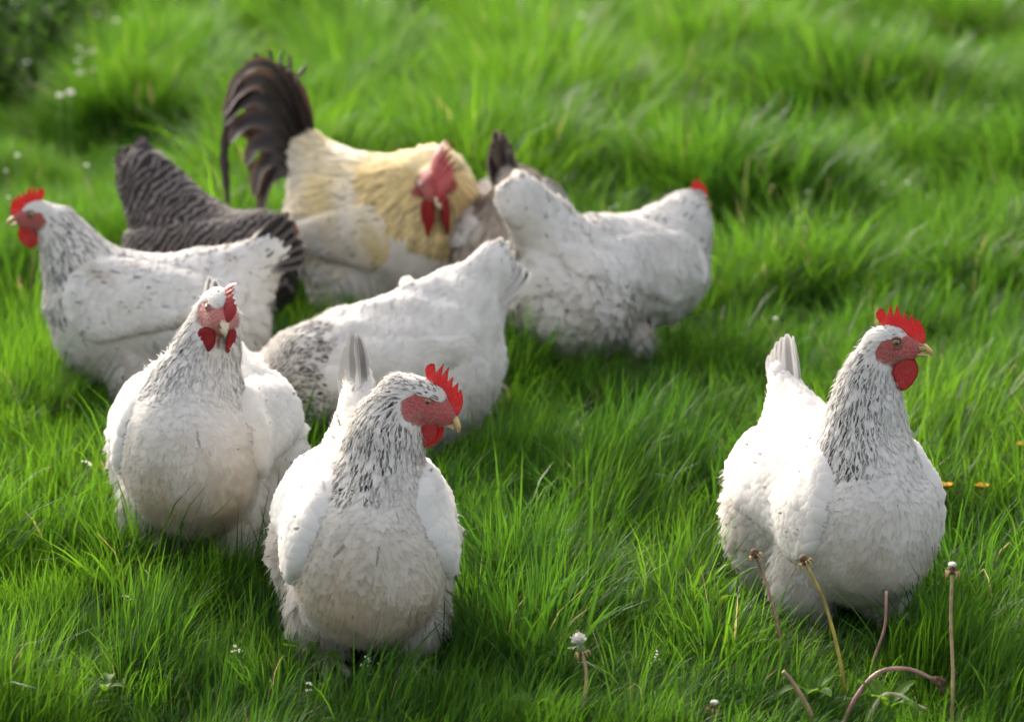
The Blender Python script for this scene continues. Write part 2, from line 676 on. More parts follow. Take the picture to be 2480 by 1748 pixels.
def thin(P, h):
    """keep points about h apart (h per point)"""
    key = np.floor(P / h[:, None] + 1000).astype(np.int64)
    lvl = np.round(np.log(h) * 6).astype(np.int64)
    k = ((key[:, 0] * 4001 + key[:, 1]) * 4001 + key[:, 2]) * 101 + lvl
    _, i = np.unique(k, return_index=True)
    return i


REG = {     # length, width, height of tip above skin, fray, pointed, side jitter
    'head':   (0.011, 0.0065, 0.0022, 0.25, 0.4, 0.25),
    'neck':   (0.042, 0.0108, 0.0032, 0.22, 0.7, 0.07),
    'breast': (0.046, 0.034, 0.0017, 0.18, 0.15, 0.14),
    'back':   (0.046, 0.034, 0.0050, 0.22, 0.10, 0.14),
    'fluff':  (0.046, 0.026, 0.0095, 0.60, 0.35, 0.45),
    'tail':   (0.050, 0.026, 0.0055, 0.25, 0.15, 0.12),
    'cape':   (0.085, 0.0120, 0.0060, 0.35, 0.9, 0.08),
    'saddle': (0.075, 0.0150, 0.0055, 0.30, 0.8, 0.10),
}
RK = list(REG)
NAMP = {'breast': 0.30, 'fluff': 0.55, 'back': 0.50, 'neck': 0.8, 'head': 0.6, 'tail': 0.6, 'cape': 1.0, 'saddle': 0.9}


def feathers(field, P, flow, L, W, Ht, fray, point, side_j, col, mark, r, cols=5, norm_amp=1.0):
    """lay feathers along a surface; returns V, quads, normals, col, fuv"""
    n = len(P)
    norm_amp = (np.zeros(n) + norm_amp)[:, None, None]
    nrm = field.grad(P)
    d = flow - (flow * nrm).sum(1, keepdims=True) * nrm
    d = unit(d)
    s = np.cross(nrm, d)
    j = r.normal(0, 1, n) * side_j
    d = unit(d * np.cos(j)[:, None] + s * np.sin(j)[:, None])
    s = np.cross(nrm, d)
    U = np.array([0, 0.28, 0.52, 0.75, 0.90, 1.0])
    rnd = np.array([0.45, 0.86, 1.0, 0.93, 0.66, 0.22])
    lan = np.array([0.60, 0.95, 1.0, 0.72, 0.36, 0.06])
    vv = np.linspace(-1, 1, cols)
    nr = len(U)
    prof = rnd[None] * (1 - point[:, None]) + lan[None] * point[:, None]
    u = np.broadcast_to(U[None, :, None], (n, nr, cols)).copy()
    zz = r.normal(0, 1, (n, cols)) * fray[:, None]
    u[:, -1] += zz * 0.12 - 0.06 * (vv ** 2)[None]
    u[:, -2] += zz * 0.07
    wd = prof[:, :, None] * vv[None, None]
    wd = wd * (1 + 0.12 * fray[:, None, None] * r.normal(0, 1, (n, nr, cols)))
    hh = 0.0006 + Ht[:, None, None] * (u ** 1.4) - 0.18 * W[:, None, None] * (vv ** 2)[None, None] * 0.5 * prof[:, :, None]
    tipl = np.maximum(r.normal(0, 1, n), -0.6) * fray
    hh = hh + (Ht * tipl * 0.8)[:, None, None] * (u ** 2)
    pos = (P[:, None, None] + d[:, None, None] * (u * L[:, None, None])[..., None] + s[:, None, None] * (wd * (W / 2)[:, None, None])[..., None])
    F = pos.reshape(-1, 3)
    hf = np.maximum(hh, 0.0002).reshape(-1)
    f0 = field(F)
    g = field.grad(F, f0=f0)
    F = F - g * np.clip(f0 - hf, -0.03, 0.03)[:, None]
    f0 = field(F)
    F = F - g * np.clip(f0 - hf, -0.01, 0.01)[:, None]
    g = g.reshape(n, nr, cols, 3)
    slope = (Ht / L)[:, None, None] * 1.4 * np.maximum(u, 0) ** 0.4
    nn = g + (-d[:, None, None] * -1.0) * 0 + d[:, None, None] * (-slope * norm_amp * 0.8)[..., None] * -1.0 * -1.0
    nn = nn + s[:, None, None] * (np.broadcast_to(vv[None, None], u.shape) * 0.22 * norm_amp)[..., None]
    # the rounded tip rolls over
    nn = nn + d[:, None, None] * (sstep(0.7, 1.0, u) * 0.35 * norm_amp)[..., None]
    nn = unit(nn).reshape(-1, 3)
    base = (np.arange(n) * nr * cols)[:, None]
    q = []
    for a_ in range(nr - 1):
        for b_ in range(cols - 1):
            i0 = a_ * cols + b_
            q.append([i0, i0 + cols, i0 + cols + 1, i0 + 1])
    q = np.array(q)
    Q = (base[:, :, None] + q[None]).reshape(-1, 4)
    cc = np.repeat(col, nr * cols, axis=0)
    fuv = np.stack([np.clip(u, 0, 1).reshape(-1), np.broadcast_to(vv[None, None], u.shape).reshape(-1), np.repeat(mark, nr * cols)], 1)
    return F, Q, nn, cc, fuv


def filaments(field, P, flow, L, col, r, w=0.0008, out=0.35):
    n = len(P)
    g = field.grad(P)
    d = flow - (flow * g).sum(1, keepdims=True) * g
    d = unit(unit(d) + g * (out * (0.4 + r.random(n)))[:, None] + r.normal(0, 0.28, (n, 3)))
    s = unit(np.cross(d, g + r.normal(0, 0.25, (n, 3))))
    b = P + g * 0.002
    mid = b + d * (L * 0.55)[:, None] + s * 0.0
    tip = b + d * L[:, None] + unit(flow) * (L * 0.22)[:, None] - g * (L * 0.1)[:, None]
    V = np.stack([b - s * w, b + s * w, mid + s * w * 0.8, mid - s * w * 0.8, tip], 1).reshape(-1, 3)
    k = np.arange(n)[:, None] * 5
    Q = k + np.array([[0, 1, 2, 3]])
    T = k + np.array([[3, 2, 4]])
    nn = np.repeat(unit(g + d * 0.2), 5, axis=0)
    return V, Q, T, nn, np.repeat(col, 5, axis=0), np.zeros((n * 5, 3))


def big_feather(name, path, W, side, camber, mat, parent, col, mark, rows=14, cols=7, point=0.3, fray=0.0, r=None, base_w=0.25, label=None, face=None):
    """one tail feather with its own shaft: path = spine points, side = across direction"""
    sp = smooth_path(path, rows)
    t = np.linspace(0, 1, rows)
    tan = unit(np.gradient(sp, axis=0))
    side = unit(side)
    S = unit(side - (tan @ side)[:, None] * tan) if face is None else unit(np.cross(np.asarray(face, float), tan))
    Nn = np.cross(S, tan)
    prof = np.minimum(1, base_w + 2.2 * t) * np.sqrt(np.maximum(1 - np.clip((t - 0.70) / 0.31, 0, 1) ** 2, 0.0)) * (1 - point * t)
    v = np.linspace(-1, 1, cols)
    if r is not None and fray > 0:
        jag = 1 + fray * r.normal(0, 1, (rows, cols)) * np.abs(v)[None]
    else:
        jag = np.ones((rows, cols))
    wv = v[None] * prof[:, None] * jag
    V = sp[:, None] + S[:, None] * (wv * W / 2)[..., None] + Nn[:, None] * (camber * W * (1 - v[None] ** 2) * prof[:, None] + 0.0012 * (np.abs(v[None]) < 0.01))[..., None]
    V = V.reshape(-1, 3)
    i, j = np.meshgrid(np.arange(rows - 1), np.arange(cols - 1), indexing='ij')
    b = (i * cols + j).ravel()
    Q = np.stack([b, b + 1, b + cols + 1, b + cols], 1)
    cc = np.array(col, float)
    if cc.ndim == 1:
        cc = np.tile(cc, (rows * cols, 1))
    else:       # base colour -> tip colour
        k = sstep(0.25, 0.6, t)[:, None]
        cc = np.repeat(cc[0] * (1 - k) + cc[1] * k, cols, axis=0)
    fuv = np.stack([np.repeat(t, cols), np.tile(v, rows), np.full(rows * cols, mark)], 1)
    o = mesh_obj(name, V, Q, None, mat, parent, dict(col=cc, fuv=fuv))
    return o


# ---------------------------------------------------------------- head furniture (head frame: x beak, y left, z up, origin between the eyes, mm)
COMB_TOP = [(42, -3), (45, 6), (44.5, 14), (42, 22), (38, 28), (34, 33), (31, 36.5), (29.5, 33), (29, 29.5), (26.5, 34), (23, 43), (21, 38), (19, 31.5), (16, 37), (13, 46),
            (11, 43), (9, 35.5), (5, 44), (1, 55), (-0.5, 48), (-2, 37), (-5, 46), (-8, 56), (-9.5, 48), (-11, 38.5), (-13, 39.5), (-16, 44), (-19, 48), (-24, 46), (-28, 40), (-27, 34), (-22, 28)]
COMB_BASE = [(36, -10), (33, -5), (29, 0), (24, 4), (18, 8), (12, 11), (6, 13), (0, 14), (-6, 14), (-11, 14)]


COMB_LOW = [(42, -3), (46, 6), (46, 14), (43, 20), (38, 25), (32, 29), (27, 27.5), (22, 33), (17, 30.5), (11, 36), (5, 33), (-1, 40), (-6, 36), (-12, 42), (-19, 45), (-25, 41), (-26, 33), (-20, 27)]


def resample(poly, n):
    p = np.asarray(poly, float)
    L = np.concatenate([[0], np.cumsum(np.linalg.norm(np.diff(p, axis=0), axis=1))])
    t = np.linspace(0, L[-1], n)
    return np.stack([np.interp(t, L, p[:, i]) for i in range(p.shape[1])], 1)


def make_comb(parent, mat, top=COMB_TOP, base=COMB_BASE, size=1.0, flop=0.0, wave=0.0, hscale=1.0):
    n = 120
    T = resample(top, n)
    B = resample(base, n)
    T = B + (T - B) * hscale
    vv = np.array([0, 0.25, 0.5, 0.75, 0.92, 1.0])
    th = np.array([6.0, 5.0, 3.8, 2.6, 1.8, 0.8]) / 2
    V = []
    for sgn in (1, -1):
        for v, h in zip(vv, th):
            p = B + (T - B) * v
            hgt = np.linalg.norm(T - B, axis=1) * v
            y = sgn * h + flop * (hgt / 30) ** 2 * 10 + wave * np.sin(np.linspace(0, 7, n)) * v * 4
            dz = -abs(flop) * (hgt / 30) ** 2 * 4
            V.append(np.stack([p[:, 0], y, p[:, 1] + dz], 1))
    V = np.array(V).reshape(-1, 3) * 0.001 * size
    R = len(vv)
    Q = []
    for s_ in range(2):
        o = s_ * R * n
        for i in range(R - 1):
            for k in range(n - 1):
                q = (o + i * n + k, o + i * n + k + 1, o + (i + 1) * n + k + 1, o + (i + 1) * n + k)
                Q.append(q if s_ == 1 else q[::-1])
    for k in range(n - 1):      # rim
        a_, b_ = (R - 1) * n + k, R * n + (R - 1) * n + k
        Q.append((a_, a_ + 1, b_ + 1, b_))
    return mesh_obj('comb', V, np.array(Q), None, mat, parent)


def pillow(outline, thick, y0, tilt=0.0, rings=6, bulge=0.5, sag=0.0):
    """flat fleshy lobe in the x-z plane: outline in mm -> V, Q (metres)"""
    O = resample(list(outline) + [outline[0]], 41)[:-1]
    c = O.mean(0)
    n = len(O)
    V, Q = [], []
    for sgn in (1, -1):
        for i in range(rings + 1):
            v = i / rings
            p = c + (O - c) * v
            y = y0 + sgn * thick / 2 * (1 - v ** 2.5) ** bulge + tilt * (p[:, 1] - O[:, 1].max()) + sag * v * v
            V.append(np.stack([p[:, 0], y, p[:, 1]], 1))
    V = np.array(V).reshape(-1, 3) * 0.001
    R = rings + 1
    for s_ in range(2):
        o = s_ * R * n
        for i in range(rings):
            for k in range(n):
                k2 = (k + 1) % n
                q = (o + i * n + k, o + i * n + k2, o + (i + 1) * n + k2, o + (i + 1) * n + k)
                Q.append(q if s_ == 0 else q[::-1])
    for k in range(n):
        k2 = (k + 1) % n
        Q.append(((R - 1) * n + k, (R - 1) * n + k2, R * n + (R - 1) * n + k2, R * n + (R - 1) * n + k))
    return V, np.array(Q)


def sphere(c, r, nu=14, nv=9, squash=(1, 1, 1)):
    V, Q = [], []
    for i in range(nv + 1):
        a = math.pi * i / nv
        for k in range(nu):
            b = 2 * math.pi * k / nu
            V.append((c[0] + r * squash[0] * math.sin(a) * math.cos(b), c[1] + r * squash[1] * math.sin(a) * math.sin(b), c[2] + r * squash[2] * math.cos(a)))
    for i in range(nv):
        for k in range(nu):
            k2 = (k + 1) % nu
            Q.append((i * nu + k, (i + 1) * nu + k, (i + 1) * nu + k2, i * nu + k2))
    return np.array(V), np.array(Q)


WATTLE = [(10, -24), (20, -21), (29, -21), (34, -28), (36, -37), (34, -47), (28, -57), (20, -65), (13, -68), (7, -64), (2, -54), (-2, -42), (0, -33)]
LOBE = [(-25, -14), (-17, -17), (-15, -24), (-11, -31), (-8, -38), (-12, -41), (-17, -37), (-22, -31), (-26, -24)]


def rotm(yaw, pitch, roll):
    """head axes as columns; yaw + = left, pitch + = beak down, roll + = crown to the right"""
    return np.array(Matrix.Rotation(math.radians(yaw), 3, 'Z') @ Matrix.Rotation(math.radians(pitch), 3, 'Y') @ Matrix.Rotation(math.radians(roll), 3, 'X'))


def head_parts(root, hp, HR, hs, S):
    """comb, wattles, ear lobes, eyes, beak as children of the bird"""
    Mx = Matrix.Identity(4)
    for i in range(3):
        for j in range(3):
            Mx[i][j] = HR[i, j] * hs
        Mx[i][3] = hp[i]

    def put(o):
        o.matrix_local = Mx
        return o
    cm = S.get('comb_mat', M['comb'])
    put(make_comb(root, cm, S.get('comb_top', COMB_TOP), S.get('comb_base', COMB_BASE), S.get('comb_size', 1.0), S.get('flop', 0.0), S.get('wave', 0.15), S.get('comb_h', 1.0)))
    for sgn in (1, -1):
        wl = S.get('wattle', 1.0)
        out = [(x, -22 + S.get('wattle_up', 0) + (z + 22) * wl) for x, z in WATTLE]
        V, Q = pillow(out, 4.5, sgn * S.get('wattle_y', 11.0), -0.06 * sgn, sag=sgn * 1.5)
        sp_ = math.radians(S.get('splay', 8)) * sgn
        o_ = np.array([0.028, sgn * 0.007, 0])
        V = (V - o_) @ np.array([[math.cos(sp_), -math.sin(sp_), 0], [math.sin(sp_), math.cos(sp_), 0], [0, 0, 1]]) + o_
        put(mesh_obj('wattle', V, Q, None, cm, root))
        V, Q = pillow(LOBE, 5, sgn * 20.5, 0.10 * sgn)
        put(mesh_obj('earlobe', V, Q, None, cm, root))
        V, Q = sphere((-19, sgn * 20.5, -7), 8.0, squash=(1.05, 0.5, 0.8))
        put(mesh_obj('ear_tuft', V * 0.001, Q, None, M['ear'], root))
        V, Q = sphere((2, sgn * 16.8, 1), 7.2)
        ey = put(mesh_obj('eye', V * 0.001, Q, None, M['iris'], root))
        V, Q = sphere((2.3, sgn * 21.3, 1), 3.7, squash=(1, 0.78, 1))
        mesh_obj('pupil', V * 0.001, Q, None, M['pupil'], ey)
        # eyelid ring
        sq = S.get('squint', 1.0)
        ring = [(2 + 7.9 * math.cos(a), sgn * (20.6 - 0.8 * abs(math.cos(a))), 1 + 7.4 * sq * math.sin(a)) for a in np.linspace(0, 2 * math.pi, 25)]
        V, Q, T = loft(np.array(ring), [1.9] * 25, 6, up=(0, 1, 0))
        mesh_obj('eyelid', V * 0.001, Q, T, M['eyelid'], ey)
    bm = S.get('beak_mat', M['beak'])
    up_path = smooth_path([(24, 0, -6), (34, 0, -4.5), (44, 0, -5.5), (52, 0, -10.5), (57, 0, -17.5)], 14)
    rr = [(9 * (1 - t) ** 0.75 + 0.7, 7.6 * (1 - t) ** 0.62 + 0.7) for t in np.linspace(0, 1, 14)]
    V, Q, T = loft(up_path, rr, 12)
    ub = put(mesh_obj('upper_beak', V * 0.001, Q, T, bm, root))
    for sgn in (1, -1):
        V, Q = sphere((36.5, sgn * 6.4, -2.0), 2.2, 8, 6, (1.5, 0.5, 0.6))
        mesh_obj('nostril', V * 0.001, Q, None, M['eyelid'], ub)
    lo_path = smooth_path([(22, 0, -15), (32, 0, -15.5), (42, 0, -16), (50, 0, -17)], 10)
    rr = [(8 * (1 - t) ** 0.7 + 0.6, 4.0 * (1 - t) ** 0.6 + 0.5) for t in np.linspace(0, 1, 10)]
    V, Q, T = loft(lo_path, rr, 10)
    put(mesh_obj('lower_beak', V * 0.001, Q, T, bm, root))


def make_leg(root, hip, foot, yaw=0.0):
    p = smooth_path([hip, hip * 0.45 + foot * 0.55 + np.array([-0.012, 0, 0.01]), foot + np.array([0, 0, 0.014])], 8)
    V, Q, T = loft(p, np.linspace(0.0125, 0.0085, 8), 9, up=(1, 0, 0))
    lg = mesh_obj('leg', V, Q, T, M['shank'], root)
    for a in (-32, 0, 32, 180):
        a2 = math.radians(a + yaw)
        l = 0.055 if a != 180 else 0.028
        d = np.array([math.cos(a2), math.sin(a2), 0])
        f = foot + np.array([0, 0, 0.012])
        pp = [f, f + d * l * 0.5 + np.array([0, 0, 0.002]), f + d * l + np.array([0, 0, -0.004]), f + d * (l + 0.012) + np.array([0, 0, -0.008])]
        V, Q, T = loft(smooth_path(pp, 7), [0.0075, 0.007, 0.006, 0.0062, 0.0055, 0.004, 0.001], 7)
        mesh_obj('toe', V, Q, T, M['shank'], lg)


WHITE = np.array([0.76, 0.715, 0.655])
BIRDS = []          # (location xy, yaw, scale, field) for parting the grass


def make_bird(S):
    """S: spec of one bird, lengths in metres, local frame x forward, y left, z up"""
    r = np.random.default_rng(S['seed'])
    g, zd = ground_at(*S['foot'])
    yaw = math.radians(S['yaw'])
    sc = S.get('scale', 1.0)
    root = thing(S.get('name', 'hen'), (g[0], g[1], float(gz(g[0], g[1]))), yaw, sc, S['label'], S.get('cat', 'hen'), S.get('group'))
    hp = np.array(S['head'], float)
    HR = rotm(*S['head_rot'])
    hs = S.get('head_scale', 1.0)

    def hpt(x, y, z):
        return hp + HR @ (np.array([x, y, z]) * 0.001 * hs)
    prims = list(S['body'])
    neck = [(np.array(p[:3], float), p[3]) for p in S['neck']]        # base -> top
    nreg = S.get('neck_region', 'neck')
    hb = hpt(-20, 0, -8)
    chain = neck + [(hb, 0.0205 * hs)]
    for (a, ra), (b, rb) in zip(chain[:-1], chain[1:]):
        cn = Cone(b, a, rb, ra, nreg, flow=a - b, k=0.014)
        cn.neck = True
        prims.append(cn)
    prims.append(Ell(hpt(-5, 0, -2), np.array([33, 21, 25]) * 0.001 * hs, 'head', HR @ np.array([-1, 0, -0.25]), 0.02, rot=HR))
    prims.append(Ell(hpt(6, 0, -16), np.array([26, 17, 18]) * 0.001 * hs, 'head', HR @ np.array([-1, 0, -0.5]), 0.010, rot=HR))
    prims.append(Ell(hpt(26, 0, -5), np.array([17, 11, 13]) * 0.001 * hs, 'head', HR @ np.array([-1, 0, 0]), 0.010, rot=HR))
    fld = Field(prims, S.get('lump', 0.003), S['seed'])
    BIRDS.append((g[:2], yaw, sc, fld))
    near = S.get('near', False)
    res = 0.0055 if near else 0.0075
    lo, hi = S.get('box', ((-0.36, -0.24, 0.0), (0.36, 0.24, 0.56)))
    V, Q = surface_nets(fld, lo, hi, res)

    def headmm(P):
        return ((P - hp) @ HR) / (0.001 * hs)

    def face_mask(P):
        h = headmm(P)
        x, z = h[:, 0], h[:, 2]
        e = ((x - 6) / 34) ** 2 + ((z + 12) / np.where(z > -12, 23 if S.get('crown', 15) < 20 else 42, 22)) ** 2
        crown = z - (S.get('crown', 15) - 0.10 * np.maximum(x, -5))
        m_ = (e < 1.0 + 0.08 * wob(P, 300, 3)) & (crown < 0) & (np.linalg.norm(h, axis=1) < 80)
        return m_ | ((x > 20) & (np.linalg.norm(h, axis=1) < 60))

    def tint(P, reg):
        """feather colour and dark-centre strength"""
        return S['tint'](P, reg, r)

    W8 = fld.weights(V)
    domr = np.array([RK.index(p.region) for p in prims])
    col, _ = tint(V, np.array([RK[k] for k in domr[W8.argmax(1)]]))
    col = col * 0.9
    fm = face_mask(V)
    skin = np.array(S.get('skin', (0.52, 0.105, 0.095)))
    h = headmm(V)
    dusk = (sstep(-10, -26, h[:, 2]) * (0.5 + 0.5 * wob(V, 160, 4)))[:, None] * 0.7
    col[fm] = (skin * (1 - dusk) + np.array([0.34, 0.18, 0.12]) * dusk)[fm]
    body = mesh_obj('body', V, Q, None, M['skin'], root, dict(col=col))
    # ---- plumage
    reg_par = np.array([REG[k] for k in RK])
    fac = S.get('density', 1.0)
    C, area = sample_surface(V, Q, 60000 if near else 40000, r)
    fc_ = face_mask(C)
    Cface = C[fc_]
    C = C[~fc_]
    C = C[C[:, 2] > 0.03]
    W8 = fld.weights(C)
    par = W8 @ reg_par[domr]
    flow = W8 @ np.array([p.flow for p in prims])
    flow = flow + 0.15 * np.stack([wob(C, 25, 7), wob(C, 25, 8), wob(C, 25, 9)], 1)
    reg = np.array([RK[k] for k in domr[W8.argmax(1)]])
    keep = thin(C + r.normal(0, 0.001, C.shape), np.sqrt(par[:, 0] * par[:, 1]) * 0.34 / fac * S.get('feather_scale', 1.0) * np.where((reg == 'neck'), 1.2, 1.0))
    C2, par2, flow2, reg2 = C[keep], par[keep], flow[keep], reg[keep]
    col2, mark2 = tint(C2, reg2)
    n = len(C2)
    fsz = S.get('feather_scale', 1.0)
    Lf = fsz * par2[:, 0] * r.uniform(0.8, 1.2, n)
    Wf = fsz * par2[:, 1] * r.uniform(0.85, 1.15, n)
    col2 = np.clip(col2 * r.normal(1, 0.018, (n, 1)), 0, 0.9)
    F, FQ, nn, cc, fuv = feathers(fld, C2, flow2, Lf, Wf, par2[:, 2], par2[:, 3], par2[:, 4], par2[:, 5], col2, mark2, r, 5 if near else 3, S.get('norm_amp', 1.0) * np.array([NAMP.get(q_, 0.6) for q_ in reg2]))
    nf = 16000 if near else 6000
    pf = r.choice(len(C), min(nf, len(C)), replace=False)
    Cf = C[pf]
    lf = np.where(reg[pf] == 'head', 0.006, np.where(reg[pf] == 'fluff', 0.026, 0.012)) * r.uniform(0.6, 1.3, len(pf))
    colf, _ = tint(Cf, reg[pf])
    V2, Q2, T2, n2, c2, f2 = filaments(fld, Cf, flow[pf], lf, np.clip(colf * 1.02, 0, 0.9), r, 0.0006)
    if near:        # fine pale bristles on the bare face
        Cb = Cface[:300]
        hb_ = headmm(Cb)
        Cb = Cb[(hb_[:, 0] < 26) & (np.hypot(hb_[:, 0] - 2, hb_[:, 2] - 1) > 11)]
        b_ = filaments(fld, Cb, np.tile(HR @ np.array([-1, 0, -0.4]), (len(Cb), 1)), r.uniform(0.003, 0.007, len(Cb)), np.tile(np.array([0.55, 0.34, 0.28]), (len(Cb), 1)), r, 0.00022, 0.15)
        Q2, T2 = np.vstack([Q2, b_[1] + len(V2)]), np.vstack([T2, b_[2] + len(V2)])
        V2, n2, c2, f2 = np.vstack([V2, b_[0]]), np.vstack([n2, b_[3]]), np.vstack([c2, b_[4]]), np.vstack([f2, b_[5]])
    VV = np.vstack([F, V2])
    QQ = np.vstack([FQ, Q2 + len(F)])
    TT = T2 + len(F)
    fmat = S.get('mat', M['feather'])
    pl = mesh_obj('plumage', VV, QQ, TT, fmat, root, dict(col=np.vstack([cc, c2]), fuv=np.vstack([fuv, f2])), np.vstack([nn, n2]))
    pl['kind'] = 'stuff'
    # ---- wings
    wg = S.get('wing', ((0.085, 0.255), (-0.175, 0.262), 0.082, 0.028))
    if wg:
        for sgn in (1, -1):
            wf = WingField(fld, wg[0], wg[1], wg[2], wg[3], sgn, S.get('wing_thick', 0.016), S.get('wing_front', 0.4))
            y0, y1 = (0.02, hi[1]) if sgn > 0 else (lo[1], -0.02)
            WV, WQ = surface_nets(wf, (-0.27, y0, 0.10), (0.22, y1, 0.40), res)
            if len(WV) == 0:
                continue
            cw, _ = S['wing_tint'](WV, r)
            wo = mesh_obj('wing', WV, WQ, None, M['skin'], root, dict(col=cw * 0.9))
            C, ar = sample_surface(WV, WQ, 14000, r)
            gr = wf.grad(C)
            ok = (gr[:, 1] * sgn > 0.05) & (wf.body(C) > 0.002) & (wf.out2(C) < -0.004) & (C[:, 0] > wg[1][0] + 0.004)
            C = C[ok]
            tt = np.clip((wg[0][0] - C[:, 0]) / (wg[0][0] - wg[1][0]), -0.3, 1)
            low = sstep(0.02, -0.05, C[:, 2] - wg[0][1])
            long_ = sstep(0.25, 0.75, tt + 0.25 * low)
            L_ = 0.034 + 0.062 * long_
            W_ = 0.028 + 0.002 * long_
            # do not let a feather run past the wing tip
            L_ = np.minimum(L_, np.maximum(0.03, C[:, 0] - wg[1][0] + 0.022))
            fd = unit(np.array([wg[1][0] - wg[0][0], 0, wg[1][1] - wg[0][1] - 0.05]))
            for _ in range(8):      # keep every feather inside the wing's outline
                L_ = np.where(wf.out2(C + fd * L_[:, None]) > 0.002, L_ * 0.8, L_)
            ok = L_ > 0.016
            C, L_, W_, long_ = C[ok], L_[ok], np.minimum(W_[ok], L_[ok] * 0.8), long_[ok]
            keep = thin(C, np.sqrt(L_ * W_) * 0.36)
            C, L_, W_, long_ = C[keep], L_[keep], W_[keep], long_[keep]
            n = len(C)
            fl = np.tile(np.array([wg[1][0] - wg[0][0], 0, wg[1][1] - wg[0][1] - 0.05]), (n, 1))
            cw, mw = S['wing_tint'](C, r)
            cw = np.clip(cw * r.normal(1, 0.04, (n, 1)), 0, 0.9)
            mw = np.where(C[:, 0] < wg[1][0] + 0.05, 0, mw)
            F, FQ, nn, cc, fuv = feathers(wf, C, unit(fl), L_, W_, np.full(n, 0.0042), np.full(n, 0.15), 0.15 + 0.1 * long_, np.full(n, 0.09), cw, mw, r, 5 if near else 3, 0.6)
            wp = mesh_obj('wing_plumage', F, FQ, None, fmat, wo, dict(col=cc, fuv=fuv), nn)
            wp['kind'] = 'stuff'
    # ---- tail feathers
    tb, tt_ = S.get('tail', (None, None))
    if tb is not None:
        tb, tt_ = np.array(tb, float), np.array(tt_, float)
        ax = unit(tt_ - tb)
        L0 = np.linalg.norm(tt_ - tb)
        lat = np.array([0, 1.0, 0])
        upv = unit(np.cross(ax, lat) * -1)
        if upv[2] < 0:
            upv = -upv
        nfe = S.get('tail_n', 6)
        for k in range(nfe):
            for sgn in (1, -1):
                f_ = (k + 0.5) / nfe
                fan = math.radians(S.get('fan', 26)) * (f_ * 2 - 1) * -1
                spl = math.radians(S.get('split', 4) + 5 * f_) * sgn
                d = unit(ax * math.cos(fan) + upv * math.sin(fan) + lat * math.tan(spl) * 0.9)
                L = L0 * (1.0 - 0.16 * f_) * r.uniform(0.94, 1.05)
                b = tb + lat * sgn * (0.003 + 0.008 * f_) + upv * (0.012 - 0.03 * f_)
                p3 = [b, b + d * L * 0.5 + lat * sgn * 0.003, b + d * L - upv * 0.004 * L / 0.1]
                sd_ = unit(np.cross(d, lat * sgn + upv * 0.9))
                c_ = S.get('tail_col', (WHITE, WHITE))
                big_feather('tail_feather', p3, S.get('tail_w', 0.036), sd_, 0.10 * sgn, S.get('tail_mat', fmat), root, np.array(c_), S.get('tail_mark', 0.0) * (1.0 if r.random() < 0.8 else 0.4) * (S.get('tail_far', 1.0) if sgn > 0 else 1.0), 12, 7, 0.15, S.get('tail_fray', 0.05), r)
    head_parts(root, hp, HR, hs, S)
    for sgn in (1, -1):
        fo = np.array(S.get('feet', {}).get(sgn, (0.01, sgn * 0.062, 0.0)), float)
        make_leg(root, np.array([fo[0] - 0.015, fo[1], 0.13]), fo, sgn * 8)
    return root


def std_body(width=1.0, fat=1.0, tail_to=(-0.235, 0, 0.345), pitch=0, fluff=1.0, tail_r=0.030, breast_x=0.0, dz=0.0, thigh=1.0, fluff_dz=0.0):
    w = width
    tf = thigh
    return [
        Ell((0.0, 0, 0.208 + dz), (0.172, 0.108 * w, 0.106 * fat), 'back', (-1, 0, -0.10), 0.05, pitch=8 + pitch),
        Ell((-0.100, 0, 0.185 + dz + fluff_dz), (0.108 * fluff, 0.116 * w * fluff, 0.112 * fluff), 'fluff', (-0.55, 0, -0.75), 0.03),
        Ell((0.080 + breast_x, 0, 0.200 + dz), (0.116, 0.112 * w, 0.118 * fat), 'breast', (-0.65, 0, -0.75), 0.022),
        Ell((0.012, 0.064 * w, 0.082), (0.060 * tf, 0.046 * tf, 0.074 * tf), 'fluff', (-0.2, 0.1, -1.0), 0.014),
        Ell((0.012, -0.064 * w, 0.082), (0.060 * tf, 0.046 * tf, 0.074 * tf), 'fluff', (-0.2, -0.1, -1.0), 0.014),
        Cone((-0.12, 0, 0.245 + dz), tail_to, 0.078, tail_r, 'tail', k=0.06, flat=0.75),
    ]


def stain(P, f, lo, hi, seed):
    return sstep(lo, hi, wob(P, f, seed) * 0.6 + wob(P, f * 2.7, seed + 1) * 0.4)


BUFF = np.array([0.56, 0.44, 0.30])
DIRT_SHADE = np.array([0.30, 0.235, 0.18])  # soiling brown, doubles as painted shade low on the body


